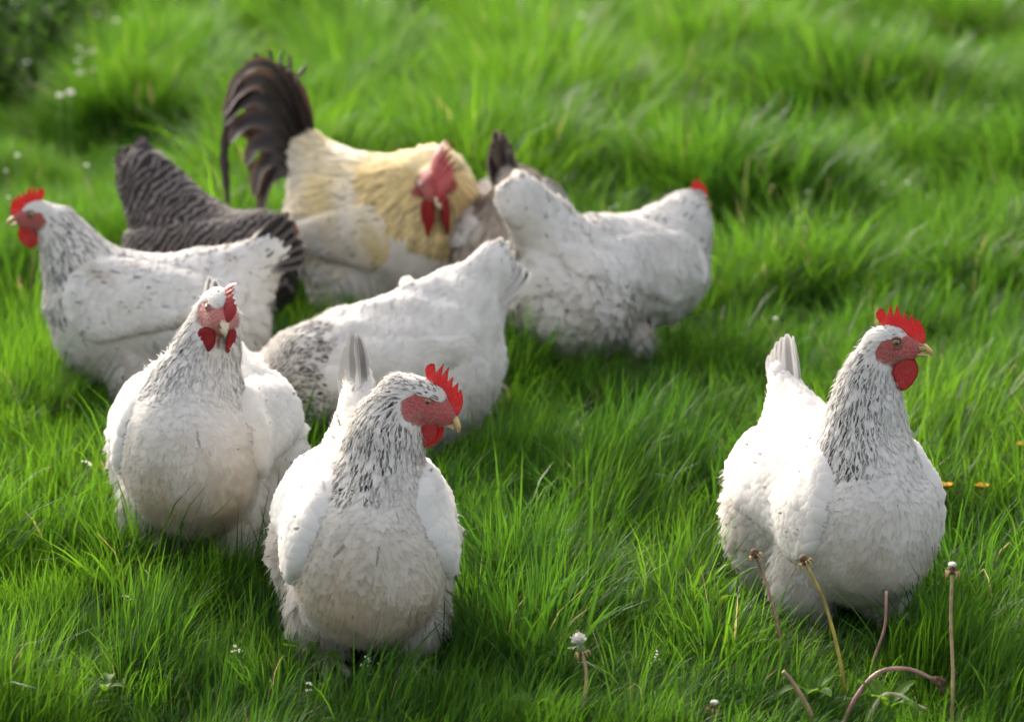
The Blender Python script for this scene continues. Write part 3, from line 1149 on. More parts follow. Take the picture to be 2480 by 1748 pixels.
def make_tint(neck_dark=1.0, neck_front=0.15, dirt_shade=0.5, body_flecks=0.0, back_flecks=0.0, belly_buff=0.4, head_dark=0.0, white=WHITE, neck_lo=0.0):
    def t(P, reg, r):
        n = len(P)
        c = np.tile(white, (n, 1))
        # patchy soiling on the lower fluff, deepened to paint in underside shade
        k = dirt_shade * stain(P, 26, -0.35, 0.5, 11) * sstep(0.27, 0.12, P[:, 2])
        c = c * (1 - k[:, None]) + DIRT_SHADE * 1.3 * k[:, None]
        k = belly_buff * (0.45 + 0.55 * stain(P, 18, -0.3, 0.6, 13)) * sstep(0.05, 0.16, P[:, 0]) * sstep(0.30, 0.16, P[:, 2])  # buff belly stain, strengthened to stand in for shade under the breast
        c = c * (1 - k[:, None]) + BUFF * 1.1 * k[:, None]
        m = np.zeros(n)
        isn = reg == 'neck'
        # dark feather centres run down the sides and back of the neck, thinner in front
        front = np.zeros(n)
        m[isn] = (r.random(isn.sum()) < neck_dark) * r.uniform(0.55, 1.0, isn.sum())
        m[isn] *= np.where(r.random(isn.sum()) < 0.85, 1, 0.2)
        fr = sstep(0.008, 0.052, t_front(P))
        m = m * (1 - fr * (1 - neck_front))
        m = np.where(isn & (P[:, 2] < neck_lo), m * 0.3, m)
        hd = reg == 'head'
        m[hd] = (r.random(hd.sum()) < head_dark) * 0.8
        bd = (reg == 'breast') | (reg == 'fluff')
        m[bd] = (r.random(bd.sum()) < body_flecks) * -0.5
        bk = (reg == 'back') | (reg == 'tail')
        m[bk] = (r.random(bk.sum()) < back_flecks) * r.uniform(-0.9, 0.5, bk.sum())
        return c, m
    t_front = lambda P: np.zeros(len(P))

    def set_front(fn):
        nonlocal t_front
        t_front = fn
    t.set_front = set_front
    return t


def make_wing_tint(flecks=0.05, dirt_shade=0.3, white=WHITE):
    def t(P, r):
        n = len(P)
        c = np.tile(white, (n, 1))
        k = dirt_shade * stain(P, 30, 0.1, 0.8, 17)
        c = c * (1 - k[:, None]) + BUFF * 0.8 * k[:, None]
        m = (r.random(n) < flecks) * r.uniform(-0.9, -0.2, n)
        return c, m
    return t


def front_of(a, b, dirv, off=0.0):
    """how far a point lies to the front of the neck line a-b"""
    a, b, dirv = np.array(a, float), np.array(b, float), unit(dirv)

    def f(P):
        ab = b - a
        t = np.clip((P - a) @ ab / (ab @ ab), 0, 1)
        return (P - a - t[:, None] * ab) @ dirv + off
    return f


ONLY = None       # names of birds to build, None = all


# ---------------------------------------------------------------- the flock
# A: speckled-necked hen in front
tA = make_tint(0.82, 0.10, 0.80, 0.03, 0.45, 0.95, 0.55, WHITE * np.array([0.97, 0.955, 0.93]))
tA.set_front(front_of((0.08, 0.0, 0.25), (0.045, 0.06, 0.37), (0.55, 0.85, 0)))
make_bird(dict(seed=1, foot=(893, 1592), yaw=-84, near=True,
    label='white hen with dark streaked neck, foremost, head turned right in front of the stooping hen',
    body=std_body(0.95, 1.03, (-0.240, 0, 0.345), 0, 1.18, 0.022, dz=-0.028, fluff_dz=-0.022, thigh=1.05),
    feet={1: (0.055, 0.056, 0), -1: (0.03, -0.056, 0)},
    wing=((0.075, 0.222), (-0.170, 0.240), 0.080, 0.028),
    neck=[(0.070, 0.0, 0.215, 0.088), (0.062, 0.014, 0.268, 0.066), (0.046, 0.022, 0.318, 0.053), (0.026, 0.030, 0.354, 0.041), (0.011, 0.047, 0.380, 0.032)],
    head=(0.030, 0.088, 0.382), head_rot=(64, 26, -12), wing_thick=0.016, wing_front=0.75,
    tail=((-0.195, 0, 0.315), (-0.272, -0.004, 0.405)), tail_n=5, tail_mark=0.9, tail_far=0.7, tail_w=0.034, fan=18, split=0,
    tint=tA, wing_tint=make_wing_tint(0.07, 0.40), tail_col=(WHITE, WHITE * 0.5), comb_size=1.0))

# B: the hen standing apart on the right
tB = make_tint(0.78, 0.06, 0.55, 0.010, 0.03, 0.30, 0.12)
tB.set_front(front_of((0.10, 0.01, 0.26), (0.055, 0.045, 0.42), (0.75, 0.6, 0), 0.022))
make_bird(dict(seed=2, foot=(2025, 1500), yaw=-72, near=True,
    label='white hen with tall upright neck standing apart on the right',
    body=std_body(0.92, 1.0, (-0.215, 0, 0.325), 0, 1.18, fluff_dz=-0.020, tail_r=0.022, dz=-0.026),
    wing=((0.058, 0.205), (-0.160, 0.235), 0.088, 0.030),
    neck=[(0.072, 0.004, 0.215, 0.088), (0.068, 0.003, 0.270, 0.066), (0.056, 0.010, 0.322, 0.053), (0.047, 0.016, 0.362, 0.042), (0.047, 0.020, 0.392, 0.031)],
    head=(0.060, 0.048, 0.434), head_rot=(66, 2, -8), wing_thick=0.014, wing_front=0.7,
    tail=((-0.165, 0, 0.275), (-0.232, 0.012, 0.385)), tail_n=5, tail_mark=0.5, tail_w=0.026, fan=7, split=0,
    tint=tB, wing_tint=make_wing_tint(0.07, 0.15)))

# C: the plump hen facing the camera on the left
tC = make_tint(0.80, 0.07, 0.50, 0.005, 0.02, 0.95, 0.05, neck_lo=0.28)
tC.set_front(front_of((0.09, 0.0, 0.28), (0.06, 0.03, 0.40), (1, 0.3, 0)))
make_bird(dict(seed=3, foot=(490, 1365), yaw=-90, near=True, scale=1.03,
    label='plump white hen facing the viewer, comb flopped over, left of the foremost hen',
    body=std_body(0.92, 1.04, (-0.225, 0, 0.325), 0, 1.36, 0.024, dz=-0.008, thigh=1.25, fluff_dz=-0.025), wing_thick=0.015, wing_front=0.7,
    neck=[(0.074, 0.0, 0.235, 0.082), (0.064, 0.010, 0.298, 0.059), (0.054, 0.026, 0.350, 0.045), (0.048, 0.038, 0.390, 0.034)],
    head=(0.086, 0.050, 0.420), head_rot=(16, 18, -8),
    tail=((-0.175, 0, 0.295), (-0.25, 0.0, 0.395)), tail_n=5, tail_mark=0.8, tail_w=0.034, fan=16, split=0,
    comb_size=1.0, flop=1.7, comb_h=1.0, splay=35, comb_top=COMB_LOW, comb_mat=M['comb_dull'], beak_mat=M['beak_pale'], wattle=1.0, squint=0.62, skin=(0.56, 0.17, 0.15),
    wing=((0.060, 0.225), (-0.150, 0.240), 0.074, 0.030),
    tint=tC, wing_tint=make_wing_tint(0.03, 0.12)))

# D: hen in profile facing left
tD = make_tint(0.60, 0.35, 0.55, 0.03, 0.30, 0.15, 0.0)
make_bird(dict(seed=4, foot=(375, 1012), yaw=181,
    label='speckled white hen in profile at the far left, facing left, dark tipped tail',
    body=std_body(1.02, 1.10, (-0.245, 0, 0.332), 0, 1.12, 0.034, dz=-0.002, thigh=1.1),
    neck=[(0.120, 0, 0.260, 0.090), (0.143, 0, 0.315, 0.065), (0.165, 0, 0.358, 0.045), (0.178, 0, 0.388, 0.033)],
    head=(0.220, 0, 0.408), head_rot=(0, 8, 0), comb_size=1.0, wattle=0.95,
    tail=((-0.19, 0, 0.315), (-0.300, 0, 0.372)), tail_n=6, tail_mark=1.0, tail_w=0.042, fan=22, split=2,
    tail_col=np.array([WHITE, [0.09, 0.075, 0.065]]), tint=tD, wing_tint=make_wing_tint(0.14, 0.7)))

# E: barred grey hen


def tint_bar(P, reg, r):
    n = len(P)
    c = np.tile(np.array([0.014, 0.011, 0.010]), (n, 1))
    return c, np.full(n, 0.9) * np.where(reg == 'fluff', 0.4, 1)


make_bird(dict(seed=5, foot=(528, 868), yaw=-32, feather_scale=1.5,
    label='dark grey barred hen with raised tail behind the profile hen',
    body=std_body(0.98, 1.0, (-0.205, 0, 0.405), -10, 1.0, 0.042, dz=0.015) + [Cone((-0.05, 0, 0.25), (-0.175, 0, 0.375), 0.105, 0.060, 'tail', k=0.05, flat=0.85)],
    neck=[(0.10, 0, 0.25, 0.090), (0.130, 0, 0.280, 0.064), (0.150, 0, 0.298, 0.044)],
    head=(0.186, 0, 0.305), head_rot=(10, 20, 0), skin=(0.45, 0.09, 0.08), comb_mat=M['comb_dull'], comb_size=0.8,
    tail=((-0.16, 0, 0.345), (-0.222, 0, 0.475)), tail_n=6, tail_mark=0.9, tail_w=0.044, fan=12, split=1,
    tail_col=np.array([[0.03, 0.026, 0.027], [0.04, 0.034, 0.034]]), mat=M['feather_bar'],
    tint=tint_bar, wing_tint=lambda P, r: tint_bar(P, np.array(['back'] * len(P)), r)))

# F: rooster
GOLD = np.array([0.60, 0.41, 0.11])
CREAM = np.array([0.72, 0.57, 0.28])


def tint_cock(P, reg, r):
    n = len(P)
    c = np.tile(WHITE * 0.97, (n, 1))
    m = np.zeros(n)
    cape = reg == 'cape'
    g_ = np.clip(0.5 + 0.5 * wob(P, 14, 21), 0, 1)[:, None]
    c[cape] = (GOLD * g_ + CREAM * (1 - g_))[cape]
    c[cape] *= np.clip(r.normal(1, 0.20, (cape.sum(), 1)), 0.55, 1.25)
    m[cape] = (r.random(cape.sum()) < 0.45) * sstep(0.42, 0.32, P[cape, 2]) * -0.85
    sd_ = reg == 'saddle'
    k = np.clip(0.55 + 0.6 * wob(P, 22, 22), 0, 1)[:, None]
    c[sd_] = (CREAM * k + WHITE * (1 - k))[sd_] * np.clip(r.normal(1, 0.12, (sd_.sum(), 1)), 0.7, 1.15)
    m[sd_] = (r.random(sd_.sum()) < 0.06) * 0.6
    tl = reg == 'tail'
    c[tl] = (CREAM * 0.5 + WHITE * 0.5)
    hd = reg == 'head'
    c[hd] = CREAM * 0.9 + 0.05
    k = 0.4 * stain(P, 24, 0.0, 0.8, 23) * sstep(0.28, 0.12, P[:, 2])
    c = c * (1 - k[:, None]) + DIRT_SHADE * 1.4 * k[:, None]
    return c, m


def wing_cock(P, r):
    n = len(P)
    k = np.clip(0.35 + 0.8 * wob(P, 26, 24), 0, 1)[:, None]
    return WHITE * (1 - k) + CREAM * k, (r.random(n) < 0.10) * -0.6


body_cock = [
    Ell((-0.01, 0, 0.255), (0.19, 0.130, 0.130), 'saddle', (-1, 0, -0.55), 0.05, pitch=2),
    Ell((0.085, 0, 0.225), (0.125, 0.130, 0.140), 'breast', (-0.65, 0, -0.75), 0.05),
    Ell((-0.095, 0, 0.215), (0.112, 0.125, 0.125), 'fluff', (-0.5, 0, -0.8), 0.045),
    Ell((-0.015, 0.070, 0.125), (0.09, 0.062, 0.085), 'fluff', (-0.3, 0.1, -0.9), 0.04),
    Ell((-0.015, -0.070, 0.125), (0.09, 0.062, 0.085), 'fluff', (-0.3, -0.1, -0.9), 0.04),
    Cone((-0.11, 0, 0.300), (-0.190, 0, 0.375), 0.085, 0.052, 'saddle', flow=(-0.6, 0, -0.85), k=0.06, flat=0.85),
]
cock = make_bird(dict(seed=6, foot=(925, 815), yaw=-33, scale=1.08, name='rooster', cat='rooster',
    label='cream and gold rooster with arching black tail, head lowered behind the hens',
    body=body_cock, neck_region='cape',
    neck=[(0.095, 0.0, 0.262, 0.122), (0.120, 0.0, 0.312, 0.102), (0.142, -0.012, 0.345, 0.072), (0.170, -0.048, 0.362, 0.035)],
    wing_thick=0.010, splay=30, crown=30, skin=(0.36, 0.034, 0.034), wattle_up=10, wattle_y=7.0, norm_amp=1.0, head=(0.202, -0.092, 0.360), head_rot=(-46, 20, 4), head_scale=1.22, comb_mat=M['comb_dull'],
    comb_size=1.35, flop=0.9, comb_h=1.2, wattle=1.7, wave=0.5, tint=tint_cock, wing_tint=wing_cock,
    box=((-0.38, -0.26, 0.0), (0.40, 0.26, 0.58)),
    wing=((0.06, 0.245), (-0.13, 0.225), 0.078, 0.030), beak_mat=M['beak_pale']))
rr = np.random.default_rng(61)
BLK, BRN = np.array([0.022, 0.016, 0.014]), np.array([0.15, 0.078, 0.045])
tb = np.array([-0.185, 0, 0.375])
# upright main tail feathers
for k in range(7):
    for sgn in (1, -1):
        f_ = k / 6
        lean = math.radians(104 + 38 * f_)
        d = np.array([math.cos(lean), sgn * (0.04 + 0.08 * f_), math.sin(lean)])
        L = 0.195 - 0.04 * f_
        b = tb + np.array([-0.015 * f_, sgn * 0.012, -0.03 * f_])
        p3 = [b, b + d * L * 0.55, b + d * L + np.array([-0.030, sgn * 0.004, -0.010])]
        big_feather('tail_feather', p3, 0.050, (0, 0, 1), 0.08 * sgn, M['feather_dark'], cock, np.array([BLK, BRN * (0.5 + 0.6 * rr.random())]), 0.8, 14, 7, 0.1, 0.06, rr, face=(0.15, 1, 0.1 * sgn))
# sickle feathers arching back and down
SICK = [  # (x, z) paths in the bird's side plane
    [(-0.18, 0.39), (-0.225, 0.50), (-0.30, 0.555), (-0.375, 0.52), (-0.415, 0.44), (-0.430, 0.36), (-0.440, 0.29)],
    [(-0.19, 0.39), (-0.235, 0.49), (-0.30, 0.535), (-0.365, 0.51), (-0.40, 0.455)],
    [(-0.19, 0.385), (-0.24, 0.465), (-0.30, 0.50), (-0.36, 0.48), (-0.39, 0.435)],
    [(-0.20, 0.375), (-0.245, 0.435), (-0.30, 0.455), (-0.35, 0.435), (-0.37, 0.40)],
    [(-0.20, 0.365), (-0.25, 0.405), (-0.30, 0.40), (-0.325, 0.355)],
    [(-0.20, 0.355), (-0.25, 0.375), (-0.290, 0.345), (-0.295, 0.29)],
    [(-0.20, 0.345), (-0.24, 0.345), (-0.268, 0.305), (-0.268, 0.25)],
]
SICK = [[(-0.19 + (x + 0.19) * 0.86, z) for x, z in p] for p in SICK]
for k, pth in enumerate(SICK):
    for sgn in (1, -1):
        if k == 0 and sgn < 0:
            pth = [(x * 0.98, z + 0.015) for x, z in pth[:5]]
        y0 = 0.012 + 0.006 * k
        pts = [np.array([x, sgn * (y0 + 0.010 * i), z]) for i, (x, z) in enumerate(pth)]
        big_feather('sickle_feather', pts, 0.030 if k == 0 else 0.054, (0, 0, 1), 0.12 * sgn, M['feather_dark'], cock,
                    np.array([BLK, BRN * (0.35 + 0.9 * rr.random())]), 0.9, 22, 7, 0.25 if k else 0.2, 0.22 if k == 0 else 0.05, rr, face=(0.25, 1, 0.3 * sgn))
big_feather('sickle_feather', [(-0.26, -0.03, 0.520), (-0.325, -0.035, 0.505), (-0.368, -0.04, 0.445), (-0.382, -0.04, 0.35), (-0.378, -0.04, 0.262)], 0.020, (0, 0, 1), 0.1, M['feather_dark'], cock, BLK, 0.9, 26, 5, 0.1, 0.30, rr, face=(0.5, -0.85, 0.1), label='thin drooping sickle feather')
# torn tips along the crest of the tail
for k in range(7):
    x = -0.215 - 0.024 * k
    b = np.array([x, 0.0, 0.515 + 0.035 * math.sin(k * 0.55 + 0.2)])
    p3 = [b, b + np.array([0.004, 0.004, 0.022]), b + np.array([-0.012 + 0.012 * rr.normal(), 0.004, 0.046])]
    big_feather('tail_feather', p3, 0.016, (0, 0, 1), 0.1, M['feather_dark'], cock, BLK, 0.5, 8, 5, 0.2, 0.3, rr, face=(0.3, 1, 0))

# G: stooping hen in the middle
tG0 = make_tint(0.9, 0.9, 0.35, 0.0, 0.0, 0.45, 0.2)


def tG(P, reg, r):
    c, m = tG0(P, reg, r)
    k = sstep(0.125, 0.165, P[:, 0]) * (r.random(len(P)) < 0.75)
    return c, np.maximum(m, k * r.uniform(0.6, 1, len(P)))


stoop = make_bird(dict(seed=7, foot=(940, 1118), yaw=192, near=True,
    label='stooping white hen in the middle, speckled neck down, tail raised to the right',
    body=[
        Ell((-0.01, 0, 0.200), (0.180, 0.118, 0.104), 'back', (-1, 0, 0.25), 0.05, pitch=-14),
        Ell((0.11, 0, 0.160), (0.108, 0.110, 0.108), 'breast', (-0.75, 0, -0.45), 0.05),
        Ell((-0.100, 0, 0.210), (0.105, 0.116, 0.112), 'back', (-0.8, 0, -0.35), 0.045),
        Ell((-0.100, 0, 0.150), (0.092, 0.110, 0.100), 'fluff', (-0.45, 0, -0.8), 0.045),
        Ell((-0.03, 0.070, 0.105), (0.085, 0.058, 0.075), 'fluff', (-0.3, 0.1, -0.9), 0.04),
        Ell((-0.03, -0.070, 0.105), (0.085, 0.058, 0.075), 'fluff', (-0.3, -0.1, -0.9), 0.04),
        Cone((-0.11, 0, 0.245), (-0.198, 0, 0.345), 0.080, 0.044, 'tail', k=0.05, flat=0.8),
    ], lump=0.008,
    neck=[(0.155, 0.0, 0.160, 0.088), (0.210, 0.01, 0.135, 0.070), (0.260, 0.015, 0.100, 0.052)],
    head=(0.310, 0.02, 0.075), head_rot=(5, 38, 0),
    tail=((-0.150, 0, 0.285), (-0.242, 0, 0.392)), tail_n=6, tail_mark=1.0, tail_w=0.056, fan=13, split=1, tail_col=np.array([WHITE, WHITE * 0.75]),
    wing_thick=0.006, wing=((0.08, 0.195), (-0.12, 0.235), 0.070, 0.028), tint=tG, wing_tint=make_wing_tint(0.0, 0.15)))
big_feather('ruffled_feather', [(-0.035, 0.0, 0.290), (-0.040, 0.002, 0.325), (-0.030, 0.004, 0.345)], 0.030, (1, 0, 0), 0.12, M['feather'], stoop, WHITE, 0.0, 10, 7, 0.0, 0.05, rr, base_w=0.6)

# H: white hen turned away on the right of the rooster
tH = make_tint(0.15, 0.5, 0.75, 0.01, 0.01, 0.1, 0.25)
make_bird(dict(seed=8, foot=(1490, 912), yaw=33, scale=1.03,
    label='white hen turned away beside the rooster, only a tip of comb showing',
    body=std_body(1.06, 1.0, (-0.235, 0, 0.375), -6, 1.16, 0.048, dz=0.004, thigh=0.55, fluff_dz=-0.015),
    neck=[(0.115, -0.01, 0.235, 0.098), (0.148, -0.012, 0.280, 0.068), (0.168, -0.008, 0.315, 0.044)],
    head=(0.207, 0.004, 0.335), head_rot=(22, 6, 0), lump=0.006, comb_size=0.9,
    tail=((-0.19, 0, 0.345), (-0.262, 0, 0.420)), tail_n=5, tail_w=0.048, fan=14, split=2, wing_thick=0.008, wing=((0.085, 0.225), (-0.165, 0.270), 0.085, 0.030),
    tint=tH, wing_tint=make_wing_tint(0.01, 0.2)))

# I: soiled hen, mostly hidden between the rooster and the white hen
tI = make_tint(0.8, 0.8, 1.0, 0.10, 0.45, 0.2, 0.2, np.array([0.55, 0.46, 0.38]))
make_bird(dict(seed=9, foot=(1250, 822), yaw=88, scale=1.08,
    label='soiled brownish white hen half hidden between rooster and white hen, tail up',
    body=std_body(1.0, 1.0, (-0.225, 0.005, 0.37), 0, 1.08, 0.036, dz=0.015),
    neck=[(0.12, 0, 0.26, 0.09), (0.165, 0, 0.28, 0.062), (0.20, 0, 0.275, 0.046)],
    head=(0.245, 0, 0.265), head_rot=(0, 40, 0),
    tail=((-0.185, 0, 0.325), (-0.225, 0.028, 0.465)), tail_n=5, tail_mark=1.0, tail_w=0.042, fan=10, split=1, tail_col=np.array([[0.40, 0.33, 0.27], [0.12, 0.09, 0.07]]),
    tint=tI, wing_tint=make_wing_tint(0.3, 0.9)))


# ---------------------------------------------------------------- grass
def blades(n, r, rad, len_lo, len_hi, w, lean_dir, lean, spread, bend, seg=4):
    """n arching blades round the origin -> V, Q, T, tone, along"""
    a = r.uniform(0, 2 * math.pi, n)
    rr_ = rad * np.sqrt(r.random(n))
    base = np.stack([rr_ * np.cos(a), rr_ * np.sin(a), np.full(n, -0.01)], 1)
    az = np.where(lean_dir is None, a, 0.0) if lean_dir is None else r.normal(lean_dir, spread, n)
    if lean_dir is None:
        az = a + r.normal(0, 0.5, n)
    L = r.uniform(len_lo, len_hi, n)
    th = np.clip(r.normal(lean, 0.20, n), 0.02, 1.25)
    bd = np.clip(r.normal(bend, bend * 0.5, n), 0.0, 2.2)
    wd = w * np.where(r.random(n) < 0.15, r.uniform(1.3, 1.9, n), r.uniform(0.55, 1.2, n))
    hd = np.stack([np.cos(az), np.sin(az), 0 * az], 1)
    pts = [base]
    step = L / seg
    for i in range(seg):
        ang = th + bd * ((i + 0.5) / seg) ** 1.6
        pts.append(pts[-1] + step[:, None] * (hd * np.sin(ang)[:, None] + np.array([0, 0, 1]) * np.cos(ang)[:, None]))
    tw = r.normal(0, 0.6, n)
    sd_ = np.stack([-np.sin(az + tw), np.cos(az + tw), 0.25 * np.sin(tw)], 1)
    prof = [0.75, 1.0, 0.9, 0.62]
    V = []
    for i in range(seg):
        V.append(pts[i] - sd_ * (wd * prof[i] / 2)[:, None])
        V.append(pts[i] + sd_ * (wd * prof[i] / 2)[:, None])
    V.append(pts[seg])
    V = np.stack(V, 1)
    nv = V.shape[1]
    k = np.arange(n)[:, None] * nv
    Q = np.concatenate([k + np.array([[2 * i, 2 * i + 1, 2 * i + 3, 2 * i + 2]]) for i in range(seg - 1)])
    T = k + np.array([[2 * seg - 2, 2 * seg - 1, 2 * seg]])
    tone = np.repeat(r.random(n), nv)
    along = np.tile(np.array([i / seg for i in range(seg) for _ in (0, 1)] + [1.0]), n)
    return V.reshape(-1, 3), Q, T, tone, along


def build_grass():
    r = np.random.default_rng(31)
    src = bpy.data.collections.new('grass_tufts')
    vari = []
    spec = []
    for i in range(8):      # combed one way
        spec.append((46, 0.048, 0.06, 0.135, 0.0027, 0.0, 0.38, 0.55, 0.85))
    for i in range(4):      # upright
        spec.append((40, 0.044, 0.05, 0.115, 0.0026, 0.0, 0.18, 1.4, 0.45))
    for i in range(4):      # long tuft, combed
        spec.append((60, 0.062, 0.12, 0.22, 0.0031, 0.0, 0.20, 0.75, 0.62))
    for i in range(4):      # long tuft, bursting outward
        spec.append((78, 0.062, 0.14, 0.26, 0.0032, None, 0.26, 0.5, 0.75))
    for k, s in enumerate(spec):
        V, Q, T, tone, along = blades(s[0], r, *s[1:5], s[5], s[6], s[7], s[8])
        o = mesh_obj('grass_tuft', V, Q, T, M['grass'], None, dict(tone=tone, along=along))
        COL.objects.unlink(o)
        src.objects.link(o)
        vari.append(o)
    order = {o.name: i for i, o in enumerate(sorted(src.objects, key=lambda q: q.name))}
    idx_of = [order[o.name] for o in vari]
    # points
    P, SC, RZ, ID = [], [], [], []

    # tussocks: domes of longer grass that lean outward from their middle
    def centres(y0, y1, gap):
        out = []
        for y in np.arange(y0, y1, gap):
            hw = 0.33 * y + 1.3
            for x in np.arange(-hw, hw, gap):
                out.append((x + r.uniform(-0.5, 0.5) * gap, y + r.uniform(-0.5, 0.5) * gap, r.uniform(0.55, 1.25)))
        return np.array(out)
    near_c, far_c = centres(2.0, 6.2, 0.30), centres(4.8, 25, 0.72)

    def dome(px, py, C, wid):
        dx = px[:, None] - C[None, :, 0]
        dy = py[:, None] - C[None, :, 1]
        d2 = dx * dx + dy * dy
        k = d2.argmin(1)
        q = np.arange(len(px))
        return C[k, 2] * np.exp(-d2[q, k] / (2 * wid * wid)), np.arctan2(dy[q, k], dx[q, k]), np.sqrt(d2[q, k])

    def scatter(y0, y1, spacing, kind_p, zscale):
        for y in np.arange(y0, y1, spacing):
            hw = 0.31 * y + 1.0
            x = np.arange(-hw, hw, spacing)
            n = len(x)
            px = x + r.uniform(-0.5, 0.5, n) * spacing
            py = np.full(n, y) + r.uniform(-0.5, 0.5, n) * spacing
            kd = r.choice(4, n, p=kind_p)
            lo_ = np.array([0, 8, 12, 16])[kd]
            cnt = np.array([8, 4, 4, 4])[kd]
            ids = lo_ + (r.random(n) * cnt).astype(int)
            p2 = np.stack([px, py], -1)
            far = sstep(5.2, 6.4, py)
            hn, an, dn = dome(px, py, near_c, 0.105)
            hf, af, df = dome(px, py, far_c, 0.25)
            s = (0.58 + 0.44 * hn + 0.10 * wob(p2, 6, 6)) * (1 - far) + (0.40 + 1.25 * hf) * far
            s = s * (1 - 0.5 * sstep(5.6, 6.4, py) * sstep(-0.155, -0.185, px / py))      # the weeds' corner
            # cropped shorter close to the viewer
            s = s * (0.66 + 0.34 * sstep(2.9, 3.9, py))
            glob = 0.1 + 0.7 * wob(p2, 2.1, 9) - 0.9 * sstep(-0.3, -1.0, px)
            ao = np.where(far > 0.5, af, an)
            wo = np.where(far > 0.5, sstep(0.05, 0.3, df) * 0.85, sstep(0.03, 0.15, dn) * 0.6)
            vx = np.cos(glob) * (1 - wo) + np.cos(ao) * wo
            vy = np.sin(glob) * (1 - wo) + np.sin(ao) * wo
            ang = np.arctan2(vy, vx) + r.normal(0, 0.4, n)
            keep = r.random(n) < np.where(far > 0.5, 1 - 0.55 * sstep(0.22, 0.42, df), 1 - 0.10 * sstep(0.10, 0.20, dn))
            px, py, s, ang, ids = px[keep], py[keep], s[keep], ang[keep], ids[keep]
            n = len(px)
            P.append(np.stack([px, py, gz(px, py)], 1))
            SC.append(s * zscale * r.uniform(0.8, 1.18, n))
            RZ.append(ang)
            ID.append(ids)
    scatter(2.35, 5.5, 0.031, [0.60, 0.24, 0.14, 0.02], 1.08)
    scatter(5.5, 9.0, 0.050, [0.20, 0.14, 0.32, 0.34], 1.28)
    scatter(9.0, 24.0, 0.085, [0.10, 0.08, 0.34, 0.48], 1.25)
    P = np.vstack(P)
    SC = np.concatenate(SC)
    RZ = np.concatenate(RZ)
    ID = np.concatenate(ID)
    SZ = SC.copy()
    # the birds tread the grass down under themselves
    for (loc, yaw, sc, fld) in BIRDS:
        dx, dy = P[:, 0] - loc[0], P[:, 1] - loc[1]
        near_ = np.hypot(dx, dy) < 0.45
        c_, s_ = math.cos(yaw), math.sin(yaw)
        q = np.stack([(dx * c_ + dy * s_) / sc, (-dx * s_ + dy * c_) / sc, np.zeros(len(dx))], 1)[near_]
        best = np.full(len(q), 9.0)
        for h in (0.06, 0.10, 0.14):
            qq = q.copy()
            qq[:, 2] = h
            best = np.minimum(best, fld(qq))
        k = sstep(-0.03, 0.06, best)
        SZ[near_] *= 0.50 + 0.50 * k
        SC[near_] *= 0.70 + 0.30 * k
    me = bpy.data.meshes.new('grass')
    me.vertices.add(len(P))
    me.vertices.foreach_set('co', np.ascontiguousarray(P, dtype=np.float32).ravel())
    sv = np.stack([SC, SC, SZ], 1).astype(np.float32)
    tl = r.normal(0, 0.07, (len(P), 2))
    rv = np.stack([tl[:, 0], tl[:, 1], RZ], 1).astype(np.float32)
    a = me.attributes.new('tuft_scale', 'FLOAT_VECTOR', 'POINT')
    a.data.foreach_set('vector', sv.ravel())
    a = me.attributes.new('tuft_turn', 'FLOAT_VECTOR', 'POINT')
    a.data.foreach_set('vector', rv.ravel())
    tn = np.clip(0.5 + 0.45 * wob(P[:, :2], 3.1, 12) + 0.35 * wob(P[:, :2], 9.0, 13) + r.normal(0, 0.12, len(P)), 0, 1).astype(np.float32)
    a = me.attributes.new('tuft_tone', 'FLOAT', 'POINT')
    a.data.foreach_set('value', tn)
    a = me.attributes.new('tuft_kind', 'INT', 'POINT')
    a.data.foreach_set('value', np.array(idx_of, dtype=np.int32)[ID])
    me.materials.append(M['grass'])
    go = bpy.data.objects.new('grass', me)
    COL.objects.link(go)
    tag(go, 'long green meadow grass covering the whole field', 'grass', kind='stuff')
    ng = bpy.data.node_groups.new('grow_grass', 'GeometryNodeTree')
    ng.interface.new_socket('Geometry', in_out='INPUT', socket_type='NodeSocketGeometry')
    ng.interface.new_socket('Geometry', in_out='OUTPUT', socket_type='NodeSocketGeometry')
    gi, g_o = ng.nodes.new('NodeGroupInput'), ng.nodes.new('NodeGroupOutput')
    ci = ng.nodes.new('GeometryNodeCollectionInfo')
    ci.inputs['Collection'].default_value = src
    ci.inputs['Separate Children'].default_value = True
    ci.inputs['Reset Children'].default_value = True
    ip = ng.nodes.new('GeometryNodeInstanceOnPoints')
    ip.inputs['Pick Instance'].default_value = True

    def named(nm, tp):
        q = ng.nodes.new('GeometryNodeInputNamedAttribute')
        q.data_type = tp
        q.inputs['Name'].default_value = nm
        return [o_ for o_ in q.outputs if o_.enabled and o_.name == 'Attribute'][0]
    ng.links.new(gi.outputs[0], ip.inputs['Points'])
    ng.links.new(ci.outputs[0], ip.inputs['Instance'])
    ng.links.new(named('tuft_kind', 'INT'), ip.inputs['Instance Index'])
    er = ng.nodes.new('FunctionNodeEulerToRotation')
    ng.links.new(named('tuft_turn', 'FLOAT_VECTOR'), er.inputs[0])
    ng.links.new(er.outputs[0], ip.inputs['Rotation'])
    ng.links.new(named('tuft_scale', 'FLOAT_VECTOR'), ip.inputs['Scale'])
    ng.links.new(ip.outputs[0], g_o.inputs[0])
    md = go.modifiers.new('grow', 'NODES')
    md.node_group = ng
    print('grass tufts', len(P))


build_grass()


